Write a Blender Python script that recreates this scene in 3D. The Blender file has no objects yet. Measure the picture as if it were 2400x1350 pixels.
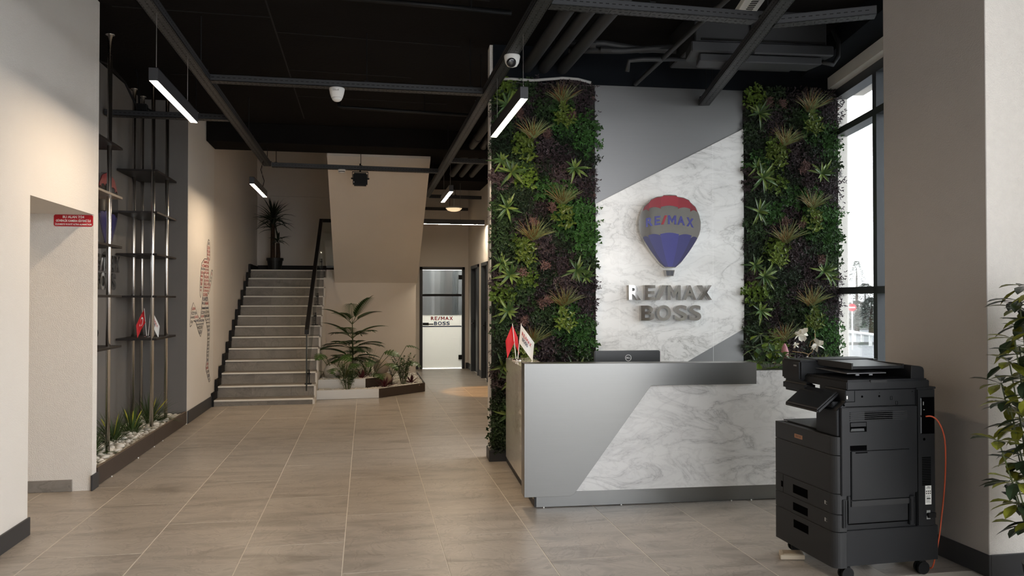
import bpy, bmesh, math, random
from math import sin, cos, tan, atan, pi, radians, sqrt
from mathutils import Vector, Matrix, Quaternion
random.seed(7)
SC = bpy.context.scene
COL = SC.collection

# ------------------------------------------------------------------ camera, sky, exposure
F_PX = 1820.0
cam_d = bpy.data.cameras.new('camera'); cam = bpy.data.objects.new('camera', cam_d); COL.objects.link(cam)
cam_d.sensor_width = 36.0; cam_d.sensor_fit = 'HORIZONTAL'; cam_d.lens = 36.0 * F_PX / 2400.0
cam_d.clip_start = 0.05; cam_d.clip_end = 400
YAW = atan(343 / F_PX); PITCH = atan(25 / F_PX)
cam.location = (0, 0, 1.552); cam.rotation_euler = (pi / 2 + PITCH, 0, -YAW)
SC.camera = cam
w = bpy.data.worlds.new('sky'); SC.world = w; w.use_nodes = True
_bg = w.node_tree.nodes['Background']; _bg.inputs['Color'].default_value = (0.95, 0.97, 1.0, 1); _bg.inputs['Strength'].default_value = 7.2
SC.view_settings.view_transform = 'Standard'; SC.view_settings.look = 'None'
SC.view_settings.gamma = 1.0; SC.view_settings.use_curve_mapping = False
SC.view_settings.exposure = 0.0
LAMP_STRENGTH = 120.0
LAMP_COLOR = (1.0, 0.77, 0.53)
SC.cycles.max_bounces = 10; SC.cycles.diffuse_bounces = 6; SC.cycles.glossy_bounces = 4
SC.cycles.transparent_max_bounces = 12; SC.cycles.sample_clamp_indirect = 6.0

# ------------------------------------------------------------------ frames
TH = radians(-2.9)                    # the reception wall and desk stand 2.9 degrees off the tile grid
RU = Vector((cos(TH), sin(TH), 0)); RV = Vector((-sin(TH), cos(TH), 0))
def rec(u, v, z=0.0): return RU * u + RV * v + Vector((0, 0, z))
def frame(origin, right, up, out):
    m = Matrix.Identity(4)
    for i, a in enumerate((right, up, out)):
        for j in range(3): m[j][i] = a[j]
    for j in range(3): m[j][3] = origin[j]
    return m
Z = Vector((0, 0, 1))
def on_x(x, y, z): return frame((x, y, z), Vector((0, 1, 0)), Z, Vector((1, 0, 0)))        # on a wall that looks towards +X
def on_y(x, y, z): return frame((x, y, z), Vector((1, 0, 0)), Z, Vector((0, -1, 0)))       # on a wall that looks towards the camera
def on_rec(u, v, z): return frame(rec(u, v, z), RU, Z, -RV)
def place(x, y, z, rz=0.0): return Matrix.Translation((x, y, z)) @ Matrix.Rotation(rz, 4, 'Z')

# ------------------------------------------------------------------ mesh builder
class MB:
    def __init__(s): s.v = []; s.f = []; s.m = []
    def add(s, vs, fs, mi=0, M=None):
        b = len(s.v)
        if M is None: s.v.extend([tuple(p) for p in vs])
        else: s.v.extend([tuple(M @ Vector(p)) for p in vs])
        s.f.extend([tuple(i + b for i in f) for f in fs]); s.m.extend([mi] * len(fs)); return s
    def box(s, x0, x1, y0, y1, z0, z1, mi=0, M=None):
        return s.add([(x0, y0, z0), (x1, y0, z0), (x1, y1, z0), (x0, y1, z0), (x0, y0, z1), (x1, y0, z1), (x1, y1, z1), (x0, y1, z1)],
                     [(0, 3, 2, 1), (4, 5, 6, 7), (0, 1, 5, 4), (1, 2, 6, 5), (2, 3, 7, 6), (3, 0, 4, 7)], mi, M)
    def prism(s, poly, z0, z1, mi=0, M=None):
        n = len(poly)
        a = sum(poly[i][0] * poly[(i + 1) % n][1] - poly[(i + 1) % n][0] * poly[i][1] for i in range(n))
        if a < 0: poly = poly[::-1]
        vs = [(p[0], p[1], z0) for p in poly] + [(p[0], p[1], z1) for p in poly]
        fs = [tuple(range(n - 1, -1, -1)), tuple(range(n, 2 * n))] + [(i, (i + 1) % n, n + (i + 1) % n, n + i) for i in range(n)]
        return s.add(vs, fs, mi, M)
    def side_prism(s, poly, x0, x1, mi=0, M=None):           # polygon in (y, z), pulled along x
        R = Matrix(((0, 0, 1, 0), (1, 0, 0, 0), (0, 1, 0, 0), (0, 0, 0, 1)))
        return s.prism(poly, x0, x1, mi, R if M is None else M @ R)
    def tube(s, pts, r, n=8, mi=0, M=None, cap=True):
        pts = [Vector(p) for p in pts]; rs = r if isinstance(r, (list, tuple)) else [r] * len(pts)
        vs = []; fs = []; t0 = (pts[1] - pts[0]).normalized()
        a = t0.orthogonal().normalized()
        for i, p in enumerate(pts):
            t = ((pts[min(i + 1, len(pts) - 1)] - pts[max(i - 1, 0)])).normalized()
            a = (a - t * a.dot(t))
            a = a.normalized() if a.length > 1e-6 else t.orthogonal().normalized()
            b = t.cross(a)
            for k in range(n):
                an = 2 * pi * k / n; vs.append(p + (a * cos(an) + b * sin(an)) * rs[i])
        for i in range(len(pts) - 1):
            for k in range(n):
                k2 = (k + 1) % n; fs.append((i * n + k, i * n + k2, (i + 1) * n + k2, (i + 1) * n + k))
        if cap: fs += [tuple(range(n - 1, -1, -1)), tuple(range((len(pts) - 1) * n, len(pts) * n))]
        return s.add(vs, fs, mi, M)
    def lathe(s, prof, n=20, mi=0, M=None):
        vs = []; fs = []
        for r, z in prof:
            for k in range(n): vs.append((r * cos(2 * pi * k / n), r * sin(2 * pi * k / n), z))
        for i in range(len(prof) - 1):
            for k in range(n):
                k2 = (k + 1) % n; fs.append((i * n + k, i * n + k2, (i + 1) * n + k2, (i + 1) * n + k))
        if prof[0][0] > 1e-4: fs.append(tuple(range(n - 1, -1, -1)))
        if prof[-1][0] > 1e-4: fs.append(tuple(range((len(prof) - 1) * n, len(prof) * n)))
        return s.add(vs, fs, mi, M)
    def leaf(s, base, d, length, width, droop=0.3, n=3, fold=0.25, mi=0, roll=0.0, M=None, tip=0.0, peak=0.4):
        """a curved folded blade from BASE along D; DROOP bends it towards the ground"""
        p = Vector(base); d = Vector(d).normalized(); vs = []; fs = []
        side = d.cross(Z)
        side = side.normalized() if side.length > 1e-3 else Vector((1, 0, 0))
        if roll: side = Quaternion(d, roll) @ side
        for i in range(n + 1):
            t = i / n
            wd = width * (sin(pi * min(1, (t / peak) * 0.5)) if t < peak else (1 - ((t - peak) / (1 - peak)) ** 1.6)) * 0.5
            if i == 0: wd = width * 0.12
            if i == n: wd = width * tip
            nrm = side.cross(d)
            vs += [p - side * wd + nrm * wd * fold * 2, p, p + side * wd + nrm * wd * fold * 2]
            p = p + d * (length / n)
            d = (d - Z * droop / n).normalized()
            side = (side - d * side.dot(d)).normalized()
        for i in range(n):
            a = i * 3; b = a + 3
            fs += [(a, a + 1, b + 1, b), (a + 1, a + 2, b + 2, b + 1)]
        return s.add(vs, fs, mi, M)
    def mesh(s, name, mats, smooth=False, bevel=0.0, seg=1):
        me = bpy.data.meshes.new(name); me.from_pydata(s.v, [], s.f)
        for m in (mats if isinstance(mats, (list, tuple)) else [mats]): me.materials.append(m)
        if any(s.m): me.polygons.foreach_set('material_index', s.m)
        if bevel:
            bm = bmesh.new(); bm.from_mesh(me)
            bmesh.ops.bevel(bm, geom=bm.edges[:], offset=bevel, segments=seg, affect='EDGES', clamp_overlap=True)
            bm.to_mesh(me); bm.free()
        if smooth: me.polygons.foreach_set('use_smooth', [True] * len(me.polygons))
        me.update(); return me
    def build(s, name, mats, parent=None, M=None, **k):
        return link(name, s.mesh(name, mats, **k), parent, M)

def link(name, data, parent=None, M=None):
    o = bpy.data.objects.new(name, data); COL.objects.link(o)
    if parent is not None: o.parent = parent
    if M is not None: o.matrix_basis = M
    return o
def tag(o, label, cat, group=None):
    o['label'] = label; o['category'] = cat
    if group: o['group'] = group
    return o
def thing(name, label, cat, M=None, group=None):
    return tag(link(name, None, None, M), label, cat, group)
def struct(o): o['kind'] = 'structure'; return o
def stuff(o): o['kind'] = 'stuff'; return o
def copy_tree(o, M=None, parent=None):
    c = o.copy(); COL.objects.link(c)
    if parent is not None: c.parent = parent
    if M is not None: c.matrix_basis = M
    for ch in list(o.children): copy_tree(ch, None, c)
    return c

# ------------------------------------------------------------------ lettering
_TX = {}
GLYPH = {'M': [(0, 0), (0, 1), (0.22, 1), (0.5, 0.50), (0.78, 1), (1, 1), (1, 0), (0.78, 0), (0.78, 0.60), (0.5, 0.15), (0.22, 0.60), (0.22, 0)],
         '/': [(0, 0), (0.60, 1), (1, 1), (0.40, 0)], 'E': [(0, 0), (0, 1), (1, 1), (1, 0.80), (0.30, 0.80), (0.30, 0.60), (0.92, 0.60), (0.92, 0.41), (0.30, 0.41), (0.30, 0.20), (1, 0.20), (1, 0)],
         'X': [(0, 0), (0.36, 0.51), (0.02, 1), (0.28, 1), (0.5, 0.68), (0.72, 1), (0.98, 1), (0.64, 0.51), (1, 0), (0.73, 0), (0.5, 0.34), (0.27, 0)]}
def brand(mb, x0, x1, y0, y1, z0, words='RE/MAX', M=None, f=None):
    wd = {'R': 1.0, 'E': 0.85, '/': 0.75, 'M': 1.15, 'A': 1.15, 'X': 1.1, 'B': 0.95, 'O': 1.2, 'S': 1.0}
    gap = 0.14; tot = sum(wd[c] for c in words) + gap * (len(words) - 1); x = x0; k = (x1 - x0) / tot
    for c in words:
        put_text(mb, c, x, x + wd[c] * k, y0, y1, z0, 0, 0, 0.04 if c not in GLYPH else 0, M, f); x += (wd[c] + gap) * k
def text_geo(t, bold=0.0):
    if (t, bold) in _TX: return _TX[(t, bold)]
    if t in GLYPH:
        _TX[(t, bold)] = (GLYPH[t], [tuple(range(len(GLYPH[t])))[::-1]], 0.9); return _TX[(t, bold)]
    cu = bpy.data.curves.new('lettering', 'FONT'); cu.body = t; cu.size = 1.0; cu.offset = bold; cu.resolution_u = 6
    o = bpy.data.objects.new('lettering', cu); COL.objects.link(o)
    dg = bpy.context.evaluated_depsgraph_get(); me = o.evaluated_get(dg).to_mesh()
    vs = [v.co.copy() for v in me.vertices]; fs = [tuple(p.vertices) for p in me.polygons]
    o.evaluated_get(dg).to_mesh_clear()
    bpy.data.objects.remove(o); bpy.data.curves.remove(cu)
    x0 = min(v.x for v in vs); x1 = max(v.x for v in vs); y0 = min(v.y for v in vs); y1 = max(v.y for v in vs)
    vs = [((v.x - x0) / max(x1 - x0, 1e-6), (v.y - y0) / max(y1 - y0, 1e-6)) for v in vs]
    _TX[(t, bold)] = (vs, fs, (x1 - x0) / max(y1 - y0, 1e-6)); return _TX[(t, bold)]
def put_text(mb, t, x0, x1, y0, y1, z0=0.0, depth=0.0, mi=0, bold=0.0, M=None, warp=None):
    """lettering fitted into the box x0..x1, y0..y1 on the local xy plane, its face at z0+depth"""
    vs, fs, _ = text_geo(t, bold)
    P = [(x0 + a * (x1 - x0), y0 + b * (y1 - y0)) for a, b in vs]
    if warp: P = [warp(p) for p in P]
    n = len(P)
    if depth <= 0: return mb.add([(a, b, z0) for a, b in P], fs, mi, M)
    mb.add([(a, b, z0 + depth) for a, b in P], fs, mi, M)
    ed = {}
    for f in fs:
        for i in range(len(f)):
            e = (f[i], f[(i + 1) % len(f)])
            if (e[1], e[0]) in ed: del ed[(e[1], e[0])]
            else: ed[e] = 1
    # the filled face may hold coincident points: keep outline edges by position
    key = lambda i: (round(P[i][0], 6), round(P[i][1], 6))
    pos = {}
    for a, b in ed:
        k = (key(a), key(b))
        if (k[1], k[0]) in pos: del pos[(k[1], k[0])]
        else: pos[k] = (a, b)
    vv = []; ff = []
    for a, b in pos.values():
        i = len(vv); vv += [(P[a][0], P[a][1], z0), (P[b][0], P[b][1], z0), (P[b][0], P[b][1], z0 + depth), (P[a][0], P[a][1], z0 + depth)]
        ff.append((i, i + 1, i + 2, i + 3))
    return mb.add(vv, ff, mi, M)

# ------------------------------------------------------------------ materials
def lin(c):
    return tuple(((x / 255) / 12.92 if x / 255 <= 0.04045 else ((x / 255 + 0.055) / 1.055) ** 2.4) for x in c)
def mat(name, col, rough=0.6, metal=0.0, var=0.0, scale=6.0, bump=0.0, bscale=60.0, spec=0.5, rnd=0.0, coat=0.0, stretch=None, trans=0.0):
    m = bpy.data.materials.new(name); m.use_nodes = True; nt = m.node_tree; b = nt.nodes['Principled BSDF']
    c = tuple(col) + (1,)
    b.inputs['Base Color'].default_value = c; b.inputs['Roughness'].default_value = rough; b.inputs['Metallic'].default_value = metal
    b.inputs['Specular IOR Level'].default_value = spec; b.inputs['Coat Weight'].default_value = coat
    if trans: b.inputs['Subsurface Weight'].default_value = 0
    tc = nt.nodes.new('ShaderNodeTexCoord'); src = tc.outputs['Object']
    if stretch:
        mp = nt.nodes.new('ShaderNodeMapping'); mp.inputs['Scale'].default_value = stretch; nt.links.new(src, mp.inputs['Vector']); src = mp.outputs['Vector']
    out = None
    if var:
        nz = nt.nodes.new('ShaderNodeTexNoise'); nz.inputs['Scale'].default_value = scale; nz.inputs['Detail'].default_value = 4
        nt.links.new(src, nz.inputs['Vector'])
        mr = nt.nodes.new('ShaderNodeMapRange'); mr.inputs['From Min'].default_value = 0.25; mr.inputs['From Max'].default_value = 0.75
        mr.inputs['To Min'].default_value = 1 - var; mr.inputs['To Max'].default_value = 1 + var
        nt.links.new(nz.outputs['Fac'], mr.inputs['Value']); out = mr.outputs['Result']
    if rnd:
        oi = nt.nodes.new('ShaderNodeObjectInfo'); mr2 = nt.nodes.new('ShaderNodeMapRange')
        mr2.inputs['To Min'].default_value = 1 - rnd; mr2.inputs['To Max'].default_value = 1 + rnd
        nt.links.new(oi.outputs['Random'], mr2.inputs['Value'])
        if out is None: out = mr2.outputs['Result']
        else:
            mu = nt.nodes.new('ShaderNodeMath'); mu.operation = 'MULTIPLY'; nt.links.new(out, mu.inputs[0]); nt.links.new(mr2.outputs['Result'], mu.inputs[1]); out = mu.outputs[0]
    if out is not None:
        hv = nt.nodes.new('ShaderNodeHueSaturation'); hv.inputs['Color'].default_value = c
        nt.links.new(out, hv.inputs['Value']); nt.links.new(hv.outputs['Color'], b.inputs['Base Color'])
    if bump:
        n2 = nt.nodes.new('ShaderNodeTexNoise'); n2.inputs['Scale'].default_value = bscale; n2.inputs['Detail'].default_value = 3
        nt.links.new(src, n2.inputs['Vector'])
        bp = nt.nodes.new('ShaderNodeBump'); bp.inputs['Strength'].default_value = bump; bp.inputs['Distance'].default_value = 0.01
        nt.links.new(n2.outputs['Fac'], bp.inputs['Height']); nt.links.new(bp.outputs['Normal'], b.inputs['Normal'])
    return m
def emit(name, col, strength):
    m = bpy.data.materials.new(name); m.use_nodes = True; b = m.node_tree.nodes['Principled BSDF']
    b.inputs['Base Color'].default_value = (0.8, 0.8, 0.8, 1)
    b.inputs['Emission Color'].default_value = tuple(col) + (1,); b.inputs['Emission Strength'].default_value = strength
    return m
def glass(name, tint=(0.97, 0.985, 0.98), refl=0.08):
    m = bpy.data.materials.new(name); m.use_nodes = True; nt = m.node_tree; nt.nodes.remove(nt.nodes['Principled BSDF'])
    t = nt.nodes.new('ShaderNodeBsdfTransparent'); t.inputs['Color'].default_value = tuple(tint) + (1,)
    g = nt.nodes.new('ShaderNodeBsdfGlossy'); g.inputs['Roughness'].default_value = 0.02
    lw = nt.nodes.new('ShaderNodeLayerWeight'); lw.inputs['Blend'].default_value = 0.35
    mr = nt.nodes.new('ShaderNodeMapRange'); mr.inputs['To Min'].default_value = refl * 0.5; mr.inputs['To Max'].default_value = 0.55
    nt.links.new(lw.outputs['Fresnel'], mr.inputs['Value'])
    mx = nt.nodes.new('ShaderNodeMixShader'); nt.links.new(mr.outputs['Result'], mx.inputs['Fac'])
    nt.links.new(t.outputs[0], mx.inputs[1]); nt.links.new(g.outputs[0], mx.inputs[2])
    nt.links.new(mx.outputs[0], nt.nodes['Material Output'].inputs['Surface']); return m
def N(nt, kind, **k):
    n = nt.nodes.new(kind)
    for a, b in k.items():
        if a in n.inputs: n.inputs[a].default_value = b
        else: setattr(n, a, b)
    return n
def ramp(nt, src, stops):
    r = nt.nodes.new('ShaderNodeValToRGB'); e = r.color_ramp.elements
    while len(e) < len(stops): e.new(0.5)
    for i, (p, c) in enumerate(stops): e[i].position = p; e[i].color = tuple(c) + (1,)
    nt.links.new(src, r.inputs['Fac']); return r.outputs['Color']
def mix(nt, fac, a, b, mode='MIX'):
    n = nt.nodes.new('ShaderNodeMix'); n.data_type = 'RGBA'; n.blend_type = mode
    for sock, val in ((n.inputs['Factor'], fac), (n.inputs['A'], a), (n.inputs['B'], b)):
        pass
    def setv(s, v):
        if isinstance(v, (int, float)): s.default_value = v
        elif isinstance(v, tuple): s.default_value = v + (1,) if len(v) == 3 else v
        else: nt.links.new(v, s)
    setv(n.inputs[0], fac); setv(n.inputs[6], a); setv(n.inputs[7], b); return n.outputs[2]
def tile_mat(name, light, dark, rough=0.34, vscale=1.0):
    """stone-look porcelain: long soft streaks across the tile, a few swirls, each tile its own cut of the pattern"""
    m = bpy.data.materials.new(name); m.use_nodes = True; nt = m.node_tree; b = nt.nodes['Principled BSDF']
    tc = N(nt, 'ShaderNodeTexCoord'); oi = N(nt, 'ShaderNodeObjectInfo')
    mu = N(nt, 'ShaderNodeMath', operation='MULTIPLY'); mu.inputs[1].default_value = 37.0; nt.links.new(oi.outputs['Random'], mu.inputs[0])
    cb = N(nt, 'ShaderNodeCombineXYZ'); nt.links.new(mu.outputs[0], cb.inputs['X']); nt.links.new(mu.outputs[0], cb.inputs['Z'])
    va = N(nt, 'ShaderNodeVectorMath', operation='ADD'); nt.links.new(tc.outputs['Object'], va.inputs[0]); nt.links.new(cb.outputs[0], va.inputs[1])
    mp = N(nt, 'ShaderNodeMapping'); mp.inputs['Scale'].default_value = (0.8 * vscale, 3.2 * vscale, 2.0); nt.links.new(va.outputs[0], mp.inputs['Vector'])
    n1 = N(nt, 'ShaderNodeTexNoise', Scale=1.3, Detail=9.0, Roughness=0.62, Distortion=1.1); nt.links.new(mp.outputs[0], n1.inputs['Vector'])
    n2 = N(nt, 'ShaderNodeTexNoise', Scale=2.2, Detail=5.0, Distortion=2.6); nt.links.new(va.outputs[0], n2.inputs['Vector'])
    n3 = N(nt, 'ShaderNodeTexNoise', Scale=90.0, Detail=3.0); nt.links.new(va.outputs[0], n3.inputs['Vector'])
    c1 = ramp(nt, n1.outputs['Fac'], [(0.30, dark), (0.44, tuple(0.35 * d + 0.65 * l for d, l in zip(dark, light))), (0.52, light), (0.62, tuple(min(1, l * 1.07) for l in light)), (0.72, tuple(0.5 * d + 0.5 * l for d, l in zip(dark, light)))])
    c2 = ramp(nt, n2.outputs['Fac'], [(0.36, (0.80, 0.80, 0.80)), (0.47, (1, 1, 1)), (0.50, (0.72, 0.71, 0.70)), (0.525, (1.05, 1.05, 1.05)), (0.56, (0.90, 0.90, 0.89)), (0.66, (1.0, 1.0, 1.0))])
    c3 = ramp(nt, n3.outputs['Fac'], [(0.3, (0.95, 0.95, 0.95)), (0.7, (1, 1, 1))])
    c = mix(nt, 0.75, c1, c2, 'MULTIPLY'); c = mix(nt, 1.0, c, c3, 'MULTIPLY')
    nt.links.new(c, b.inputs['Base Color']); b.inputs['Roughness'].default_value = rough
    bp = N(nt, 'ShaderNodeBump', Strength=0.06, Distance=0.004); nt.links.new(n1.outputs['Fac'], bp.inputs['Height']); nt.links.new(bp.outputs[0], b.inputs['Normal'])
    return m
def marble_mat(name, scale=1.0, rough=0.22, base=(0.80, 0.80, 0.79), vein=(0.36, 0.36, 0.36), rot=0.6, tilt=0.0, soft=(0.66, 0.66, 0.655)):
    m = bpy.data.materials.new(name); m.use_nodes = True; nt = m.node_tree; b = nt.nodes['Principled BSDF']
    tc = N(nt, 'ShaderNodeTexCoord'); mp = N(nt, 'ShaderNodeMapping'); mp.inputs['Rotation'].default_value = (tilt, 0, rot)
    mp.inputs['Scale'].default_value = (scale, scale * 2.1, scale); nt.links.new(tc.outputs['Object'], mp.inputs['Vector'])
    nA = N(nt, 'ShaderNodeTexNoise', Scale=1.6, Detail=10.0, Roughness=0.6, Distortion=1.2); nt.links.new(mp.outputs[0], nA.inputs['Vector'])
    nB = N(nt, 'ShaderNodeTexNoise', Scale=3.2, Detail=8.0, Roughness=0.62, Distortion=0.8); nt.links.new(mp.outputs[0], nB.inputs['Vector'])
    nC = N(nt, 'ShaderNodeTexNoise', Scale=0.9, Detail=4.0); nt.links.new(mp.outputs[0], nC.inputs['Vector'])
    W = (1, 1, 1)
    k = tuple(v / bb for v, bb in zip(vein, base)); k2 = tuple(0.6 + 0.4 * x for x in k)
    cA = ramp(nt, nA.outputs['Fac'], [(0.455, W), (0.492, k2), (0.50, k), (0.508, k2), (0.56, W)])
    cB = ramp(nt, nB.outputs['Fac'], [(0.46, W), (0.50, k2), (0.53, W)])
    cC = ramp(nt, nC.outputs['Fac'], [(0.35, soft), (0.6, base)])
    f = ramp(nt, nC.outputs['Fac'], [(0.42, (1, 1, 1)), (0.62, (0.12, 0.12, 0.12))])
    c = mix(nt, f, cC, cA, 'MULTIPLY'); c = mix(nt, 0.55, c, cB, 'MULTIPLY')
    nt.links.new(c, b.inputs['Base Color']); b.inputs['Roughness'].default_value = rough
    return m
def steel_mat(name, col=(0.50, 0.51, 0.51), rough=0.34, along=(0.6, 120, 120)):
    m = bpy.data.materials.new(name); m.use_nodes = True; nt = m.node_tree; b = nt.nodes['Principled BSDF']
    b.inputs['Metallic'].default_value = 0.85; b.inputs['Roughness'].default_value = rough
    tc = N(nt, 'ShaderNodeTexCoord'); mp = N(nt, 'ShaderNodeMapping'); mp.inputs['Scale'].default_value = along; nt.links.new(tc.outputs['Object'], mp.inputs['Vector'])
    n1 = N(nt, 'ShaderNodeTexNoise', Scale=4.0, Detail=3.0); nt.links.new(mp.outputs[0], n1.inputs['Vector'])
    nt.links.new(ramp(nt, n1.outputs['Fac'], [(0.3, tuple(c * 0.975 for c in col)), (0.7, tuple(c * 1.025 for c in col))]), b.inputs['Base Color'])
    r = N(nt, 'ShaderNodeMapRange'); r.inputs['To Min'].default_value = rough - 0.02; r.inputs['To Max'].default_value = rough + 0.02; nt.links.new(n1.outputs['Fac'], r.inputs['Value']); nt.links.new(r.outputs[0], b.inputs['Roughness'])
    return m

M_TILE = tile_mat('porcelain_tile', (0.43, 0.382, 0.33), (0.275, 0.238, 0.20))
M_GROUT = mat('grout', (0.66, 0.61, 0.53), 0.9, var=0.05)
M_STEP = tile_mat('step_tile', (0.25, 0.228, 0.202), (0.17, 0.152, 0.135), rough=0.5)
M_WALL = mat('wall_plaster', (0.72, 0.69, 0.645), 0.85, var=0.02, scale=2.0, bump=0.25, bscale=140)
M_PIERSHADE = mat('shaded_pier_plaster', (0.405, 0.372, 0.343), 0.85, var=0.02, scale=2.0, bump=0.2, bscale=120)
M_ROUGH = mat('coarse_plaster', (0.74, 0.71, 0.665), 0.9, var=0.03, scale=30, bump=0.5, bscale=130)
M_BEIGE = mat('beige_plaster', (0.69, 0.635, 0.575), 0.85, var=0.02, scale=2.0, bump=0.2, bscale=120)
M_CEIL = mat('black_ceiling_paint', (0.0095, 0.0085, 0.008), 0.95, var=0.15, scale=1.5, bump=0.3, bscale=25, spec=0.08)
M_DARKWALL = mat('dark_blue_black_paint', (0.008, 0.010, 0.013), 0.9, var=0.1, spec=0.1)
M_GREYWALL = mat('grey_wall_paint', (0.170, 0.160, 0.150), 0.75, var=0.03, bump=0.1, bscale=120)
M_BASE = mat('anthracite_skirting', (0.030, 0.031, 0.035), 0.45, var=0.05)
M_SKIRT_TILE = tile_mat('skirting_tile', (0.25, 0.23, 0.21), (0.16, 0.145, 0.13))
M_BLACK = mat('black_metal', (0.005, 0.005, 0.0055), 0.5, spec=0.25)
M_CHAN = mat('graphite_channel', (0.040, 0.042, 0.046), 0.5, 0.3, var=0.05)
M_SLOT = mat('slot_shadow_black', (0.003, 0.003, 0.003), 0.9)
M_PIPE = mat('painted_pipe', (0.022, 0.023, 0.025), 0.55, var=0.06)
M_FRAME = mat('window_frame_anthracite', (0.040, 0.047, 0.055), 0.4)
M_GLASS = glass('window_glass')
M_RAILGLASS = glass('clear_rail_glass', (0.93, 0.96, 0.95), 0.06)
M_STEEL = steel_mat('brushed_steel', (0.225, 0.227, 0.224), 0.30)
M_GREYPANEL = steel_mat('grey_brushed_panel', (0.21, 0.21, 0.212), 0.40)
M_MARBLE = marble_mat('white_marble', 0.95, 0.25, base=(0.88, 0.88, 0.87), vein=(0.50, 0.50, 0.50), rot=0.5, soft=(0.76, 0.76, 0.755))
M_MARBLE2 = marble_mat('white_marble_wall', 1.1, 0.16, base=(0.86, 0.86, 0.85), vein=(0.48, 0.48, 0.47), rot=-0.95, soft=(0.72, 0.72, 0.71))
M_MARBLE3 = marble_mat('glossy_beige_marble', 1.3, 0.04, base=(0.86, 0.82, 0.73), vein=(0.55, 0.50, 0.42), rot=1.2, soft=(0.74, 0.70, 0.61)); M_MARBLE3.node_tree.nodes['Principled BSDF'].inputs['Coat Weight'].default_value = 0.3; M_MARBLE3.node_tree.nodes['Principled BSDF'].inputs['Coat IOR'].default_value = 1.5; M_MARBLE3.node_tree.nodes['Principled BSDF'].inputs['Coat Roughness'].default_value = 0.02
M_CHROME = mat('mirror_chrome', (0.56, 0.56, 0.555), 0.07, 1.0)
M_POLE = mat('polished_steel_pole', (0.82, 0.80, 0.77), 0.27, 1.0)
M_SHELF = mat('dark_brown_shelf', (0.012, 0.009, 0.008), 0.5)
M_BROWN = mat('brown_planter_panel', (0.045, 0.031, 0.023), 0.5, var=0.05)
M_WHITEPANEL = mat('brushed_pale_panel', (0.55, 0.53, 0.49), 0.35, 0.4, var=0.05, scale=3, stretch=(1, 1, 40))
M_PEBBLE = mat('white_pebble', (0.78, 0.75, 0.69), 0.6, var=0.10, scale=14, rnd=0.10)
M_SOIL = mat('dark_soil', (0.10, 0.085, 0.065), 0.95)
M_WHITE = mat('white_plastic', (0.78, 0.78, 0.76), 0.4)
M_NOSE = mat('white_nosing_strip', (0.72, 0.70, 0.65), 0.45)
M_LAMP = emit('led_diffuser', LAMP_COLOR, LAMP_STRENGTH)
M_LAMP2 = emit('led_diffuser_neutral', (1.0, 0.86, 0.66), 130.0)
M_PRN = mat('printer_black', (0.0075, 0.0082, 0.010), 0.42, var=0.04, spec=0.35)
M_PRN2 = mat('printer_charcoal', (0.019, 0.0195, 0.0205), 0.5, spec=0.35)
M_PRNDK = mat('printer_recess', (0.0012, 0.0012, 0.0014), 0.9, spec=0.02)
M_SCREEN = mat('glossy_black_screen', (0.012, 0.013, 0.014), 0.12)
M_RED = mat('flag_red', (0.62, 0.012, 0.018), 0.6)
M_FLAGWHITE = mat('flag_white', (0.82, 0.82, 0.80), 0.7)
M_SIGNRED = mat('sign_red', (0.45, 0.008, 0.018), 0.4)
M_TXWHITE = mat('print_white', (0.85, 0.82, 0.80), 0.6)
M_TXRED = mat('print_red', (0.40, 0.028, 0.030), 0.6)
M_TXBLUE = mat('print_navy', (0.045, 0.055, 0.10), 0.6)
M_TXBLACK = mat('print_black', (0.03, 0.028, 0.027), 0.6)
# ================================================================== SETTING
XL = -2.175           # left wall face
ZC = 4.01             # ceiling
# ---- floor: grout bed and the porcelain tiles lying in it
g = MB(); g.box(-5.2, 5.0, -2.6, 17.4, -0.06, -0.0012)
floor = struct(g.build('floor', M_GROUT))
TW, TL, GAP = 0.6013, 1.2, 0.0055
_t = MB(); _t.box(-TW / 2 + GAP / 2, TW / 2 - GAP / 2, -TL / 2 + GAP / 2, TL / 2 - GAP / 2, -0.012, 0.0)
tile_me = _t.mesh('floor_tile', M_TILE, bevel=0.0012)
def floor_tile(x0, x1, y0, y1):
    if (x1 - x0) > TW - 0.01 and (y1 - y0) > TL - 0.01: me = tile_me
    else:
        q = MB(); q.box(x0 - (x0 + x1) / 2 + GAP / 2, x1 - (x0 + x1) / 2 - GAP / 2, y0 - (y0 + y1) / 2 + GAP / 2, y1 - (y0 + y1) / 2 - GAP / 2, -0.012, 0.0)
        me = q.mesh('floor_tile', M_TILE, bevel=0.0012)
    link('floor_tile', me, floor, Matrix.Translation(((x0 + x1) / 2, (y0 + y1) / 2, 0)))
for c in range(-2, 10):
    x0 = -1.932 + c * TW; x1 = x0 + TW
    ph = 0.29 if c % 2 == 0 else 0.905
    k = 0
    for r in range(-1, 15):
        y0 = ph + r * TL - (1.2 if False else 0); y1 = y0 + TL
        if y0 > 17.1 or y1 < 0.3: continue
        if c < 0 and (y1 < 5.4 or y0 > 12): continue
        if c in (0, 1) and y0 > 12.3: continue
        if c == 2 and y0 > 12.3: continue
        if c >= 7 and y0 > 8.2: continue
        if x0 > 1.9 + 0.35 * y0: continue
        floor_tile(x0, x1, y0, min(y1, 17.2))
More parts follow.
